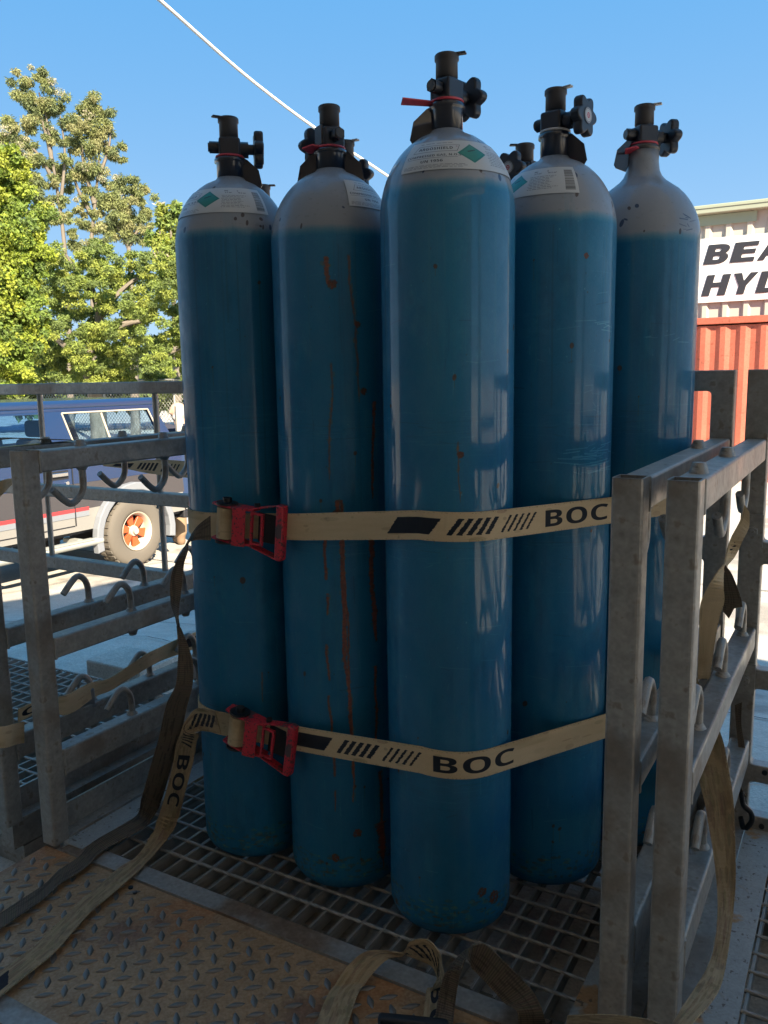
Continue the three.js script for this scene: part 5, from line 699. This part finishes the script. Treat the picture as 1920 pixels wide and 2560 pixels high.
{
  const t = thing('webbing_strap', 'twisted strap with dark pointed end hung on the frame hooks', 'strap'); part('band', ribbon(hangRight, { u0: 0.1 }), M.strap, t);
  // dark end cut to a zigzag
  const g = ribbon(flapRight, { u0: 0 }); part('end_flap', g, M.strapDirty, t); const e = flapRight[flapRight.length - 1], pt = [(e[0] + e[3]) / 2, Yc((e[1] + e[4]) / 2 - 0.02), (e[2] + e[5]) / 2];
  const tri = (a, b, c) => { const P = []; for (const s of [-0.0012, 0.0012]) for (const p of s < 0 ? [a, b, c] : [a, c, b]) P.push(p[0], p[1], p[2] + s); const q = new THREE.BufferGeometry(); q.setAttribute('position', new THREE.Float32BufferAttribute(P, 3)); q.setAttribute('uv', new THREE.Float32BufferAttribute(new Array(12).fill(0.3), 2)); q.computeVertexNormals(); return q; };
  const el = [e[0], Yc(e[1]), e[2]], er = [e[3], Yc(e[4]), e[5]], mid = [(el[0] * 0.4 + er[0] * 0.6), el[1] * 0.4 + er[1] * 0.6, (el[2] + er[2]) / 2]; part('end_point', tri(el, [el[0] * 0.65 + er[0] * 0.35, el[1] - 0.014, el[2]], mid), M.strapDirty, t);
}
strapThing('striped printed strap threaded through the low hooks of the empty pallet', ribbon(leftPrinted, { u0: 0.17, side: -1, floor: -2, flip: true }), M.strap, 'straps on the empty pallet by the car');
strapThing('olive strap wrapped round the front post of the empty pallet', ribbon(postBand, { u0: 0.6 }), M.strap, 'straps on the empty pallet by the car');
strapThing('striped strap draped on the top hook of the empty pallet', ribbon(leftHook, { u0: 0.15, side: -1 }), M.strap, 'straps on the empty pallet by the car');
strapThing('striped strap hung on the back rail before the car', ribbon(backHook, { u0: 0.0, side: 1 }), M.strap, 'straps on the empty pallet by the car');
strapThing('dark flat strap lying along the top rail of the empty pallet', ribbon([[-1.700, -0.127, -1.02, -1.652, -0.127, -1.02], [-1.700, -0.120, -1.12, -1.652, -0.120, -1.12], [-1.700, -0.116, -1.19, -1.652, -0.116, -1.19], [-1.699, -0.124, -1.28, -1.652, -0.124, -1.28], [-1.698, -0.1315, -1.36, -1.655, -0.1315, -1.36]], { u0: 0.5 }), M.strapDirty, 'straps on the empty pallet by the car');
{
  const t = thing('webbing_strap', 'narrow dark strap with black hook end against the back plate', 'strap'); part('band', ribbon(hangBack.slice(0, 6), { u0: 0.2 }), M.strapDirty, t);
  part('hook_end', tube([[-0.182, Yc(-0.90), -1.848], [-0.176, Yc(-0.93), -1.848], [-0.160, Yc(-0.945), -1.848], [-0.158, Yc(-0.965), -1.848], [-0.172, Yc(-0.985), -1.848], [-0.180, Yc(-0.96), -1.848]], 0.006, 20, 6), M.blackSteel, t);
}
// padlock on a low hook of the empty pallet
{
  const t = thing('padlock', 'grey steel padlock hanging on a hook of the empty pallet', 'padlock', [-1.672, Yc(-0.787), -1.352]); t.rotation.y = 1.2;
  const m = new THREE.MeshStandardMaterial({ color: new THREE.Color(0.3, 0.3, 0.3), roughness: 0.45, metalness: 0.6 });
  part('lock_body', boxUV(new RoundedBoxGeometry(0.045, 0.048, 0.022, 2, 0.004).translate(0, 0.0, 0)), m, t); part('shackle', tube([[-0.014, 0.02, 0], [-0.014, 0.042, 0], [0, 0.056, 0], [0.014, 0.042, 0], [0.014, 0.02, 0]], 0.004, 16, 6), m, t); part('base_rim', box(0.047, 0.006, 0.024, 0, -0.022, 0), m, t);
}
// overhead service cable, from the workshop eave to the clad building
{
  const p = wire.filter((q, i) => [1, 4, 7, 10].includes(i)).map(q => V3(q[0], q[1] + H, q[2])); p.unshift(V3(-1.1, 3.83, -0.25), V3(-2.3, 3.12, -1.1), V3(-2.55, 2.84, -2.0)); p.push(V3(-2.5, 2.35, -8), V3(-2.6, 2.9, -12), V3(-2.8, 3.86, -16.05));
  solo('overhead_cable', tube(p, 0.0080, 140, 10), new THREE.MeshStandardMaterial({ color: new THREE.Color(0.85, 0.84, 0.80), roughness: 0.5 }), 'white overhead cable crossing the blue sky', 'cable');
}
renderer.render(scene, camera);
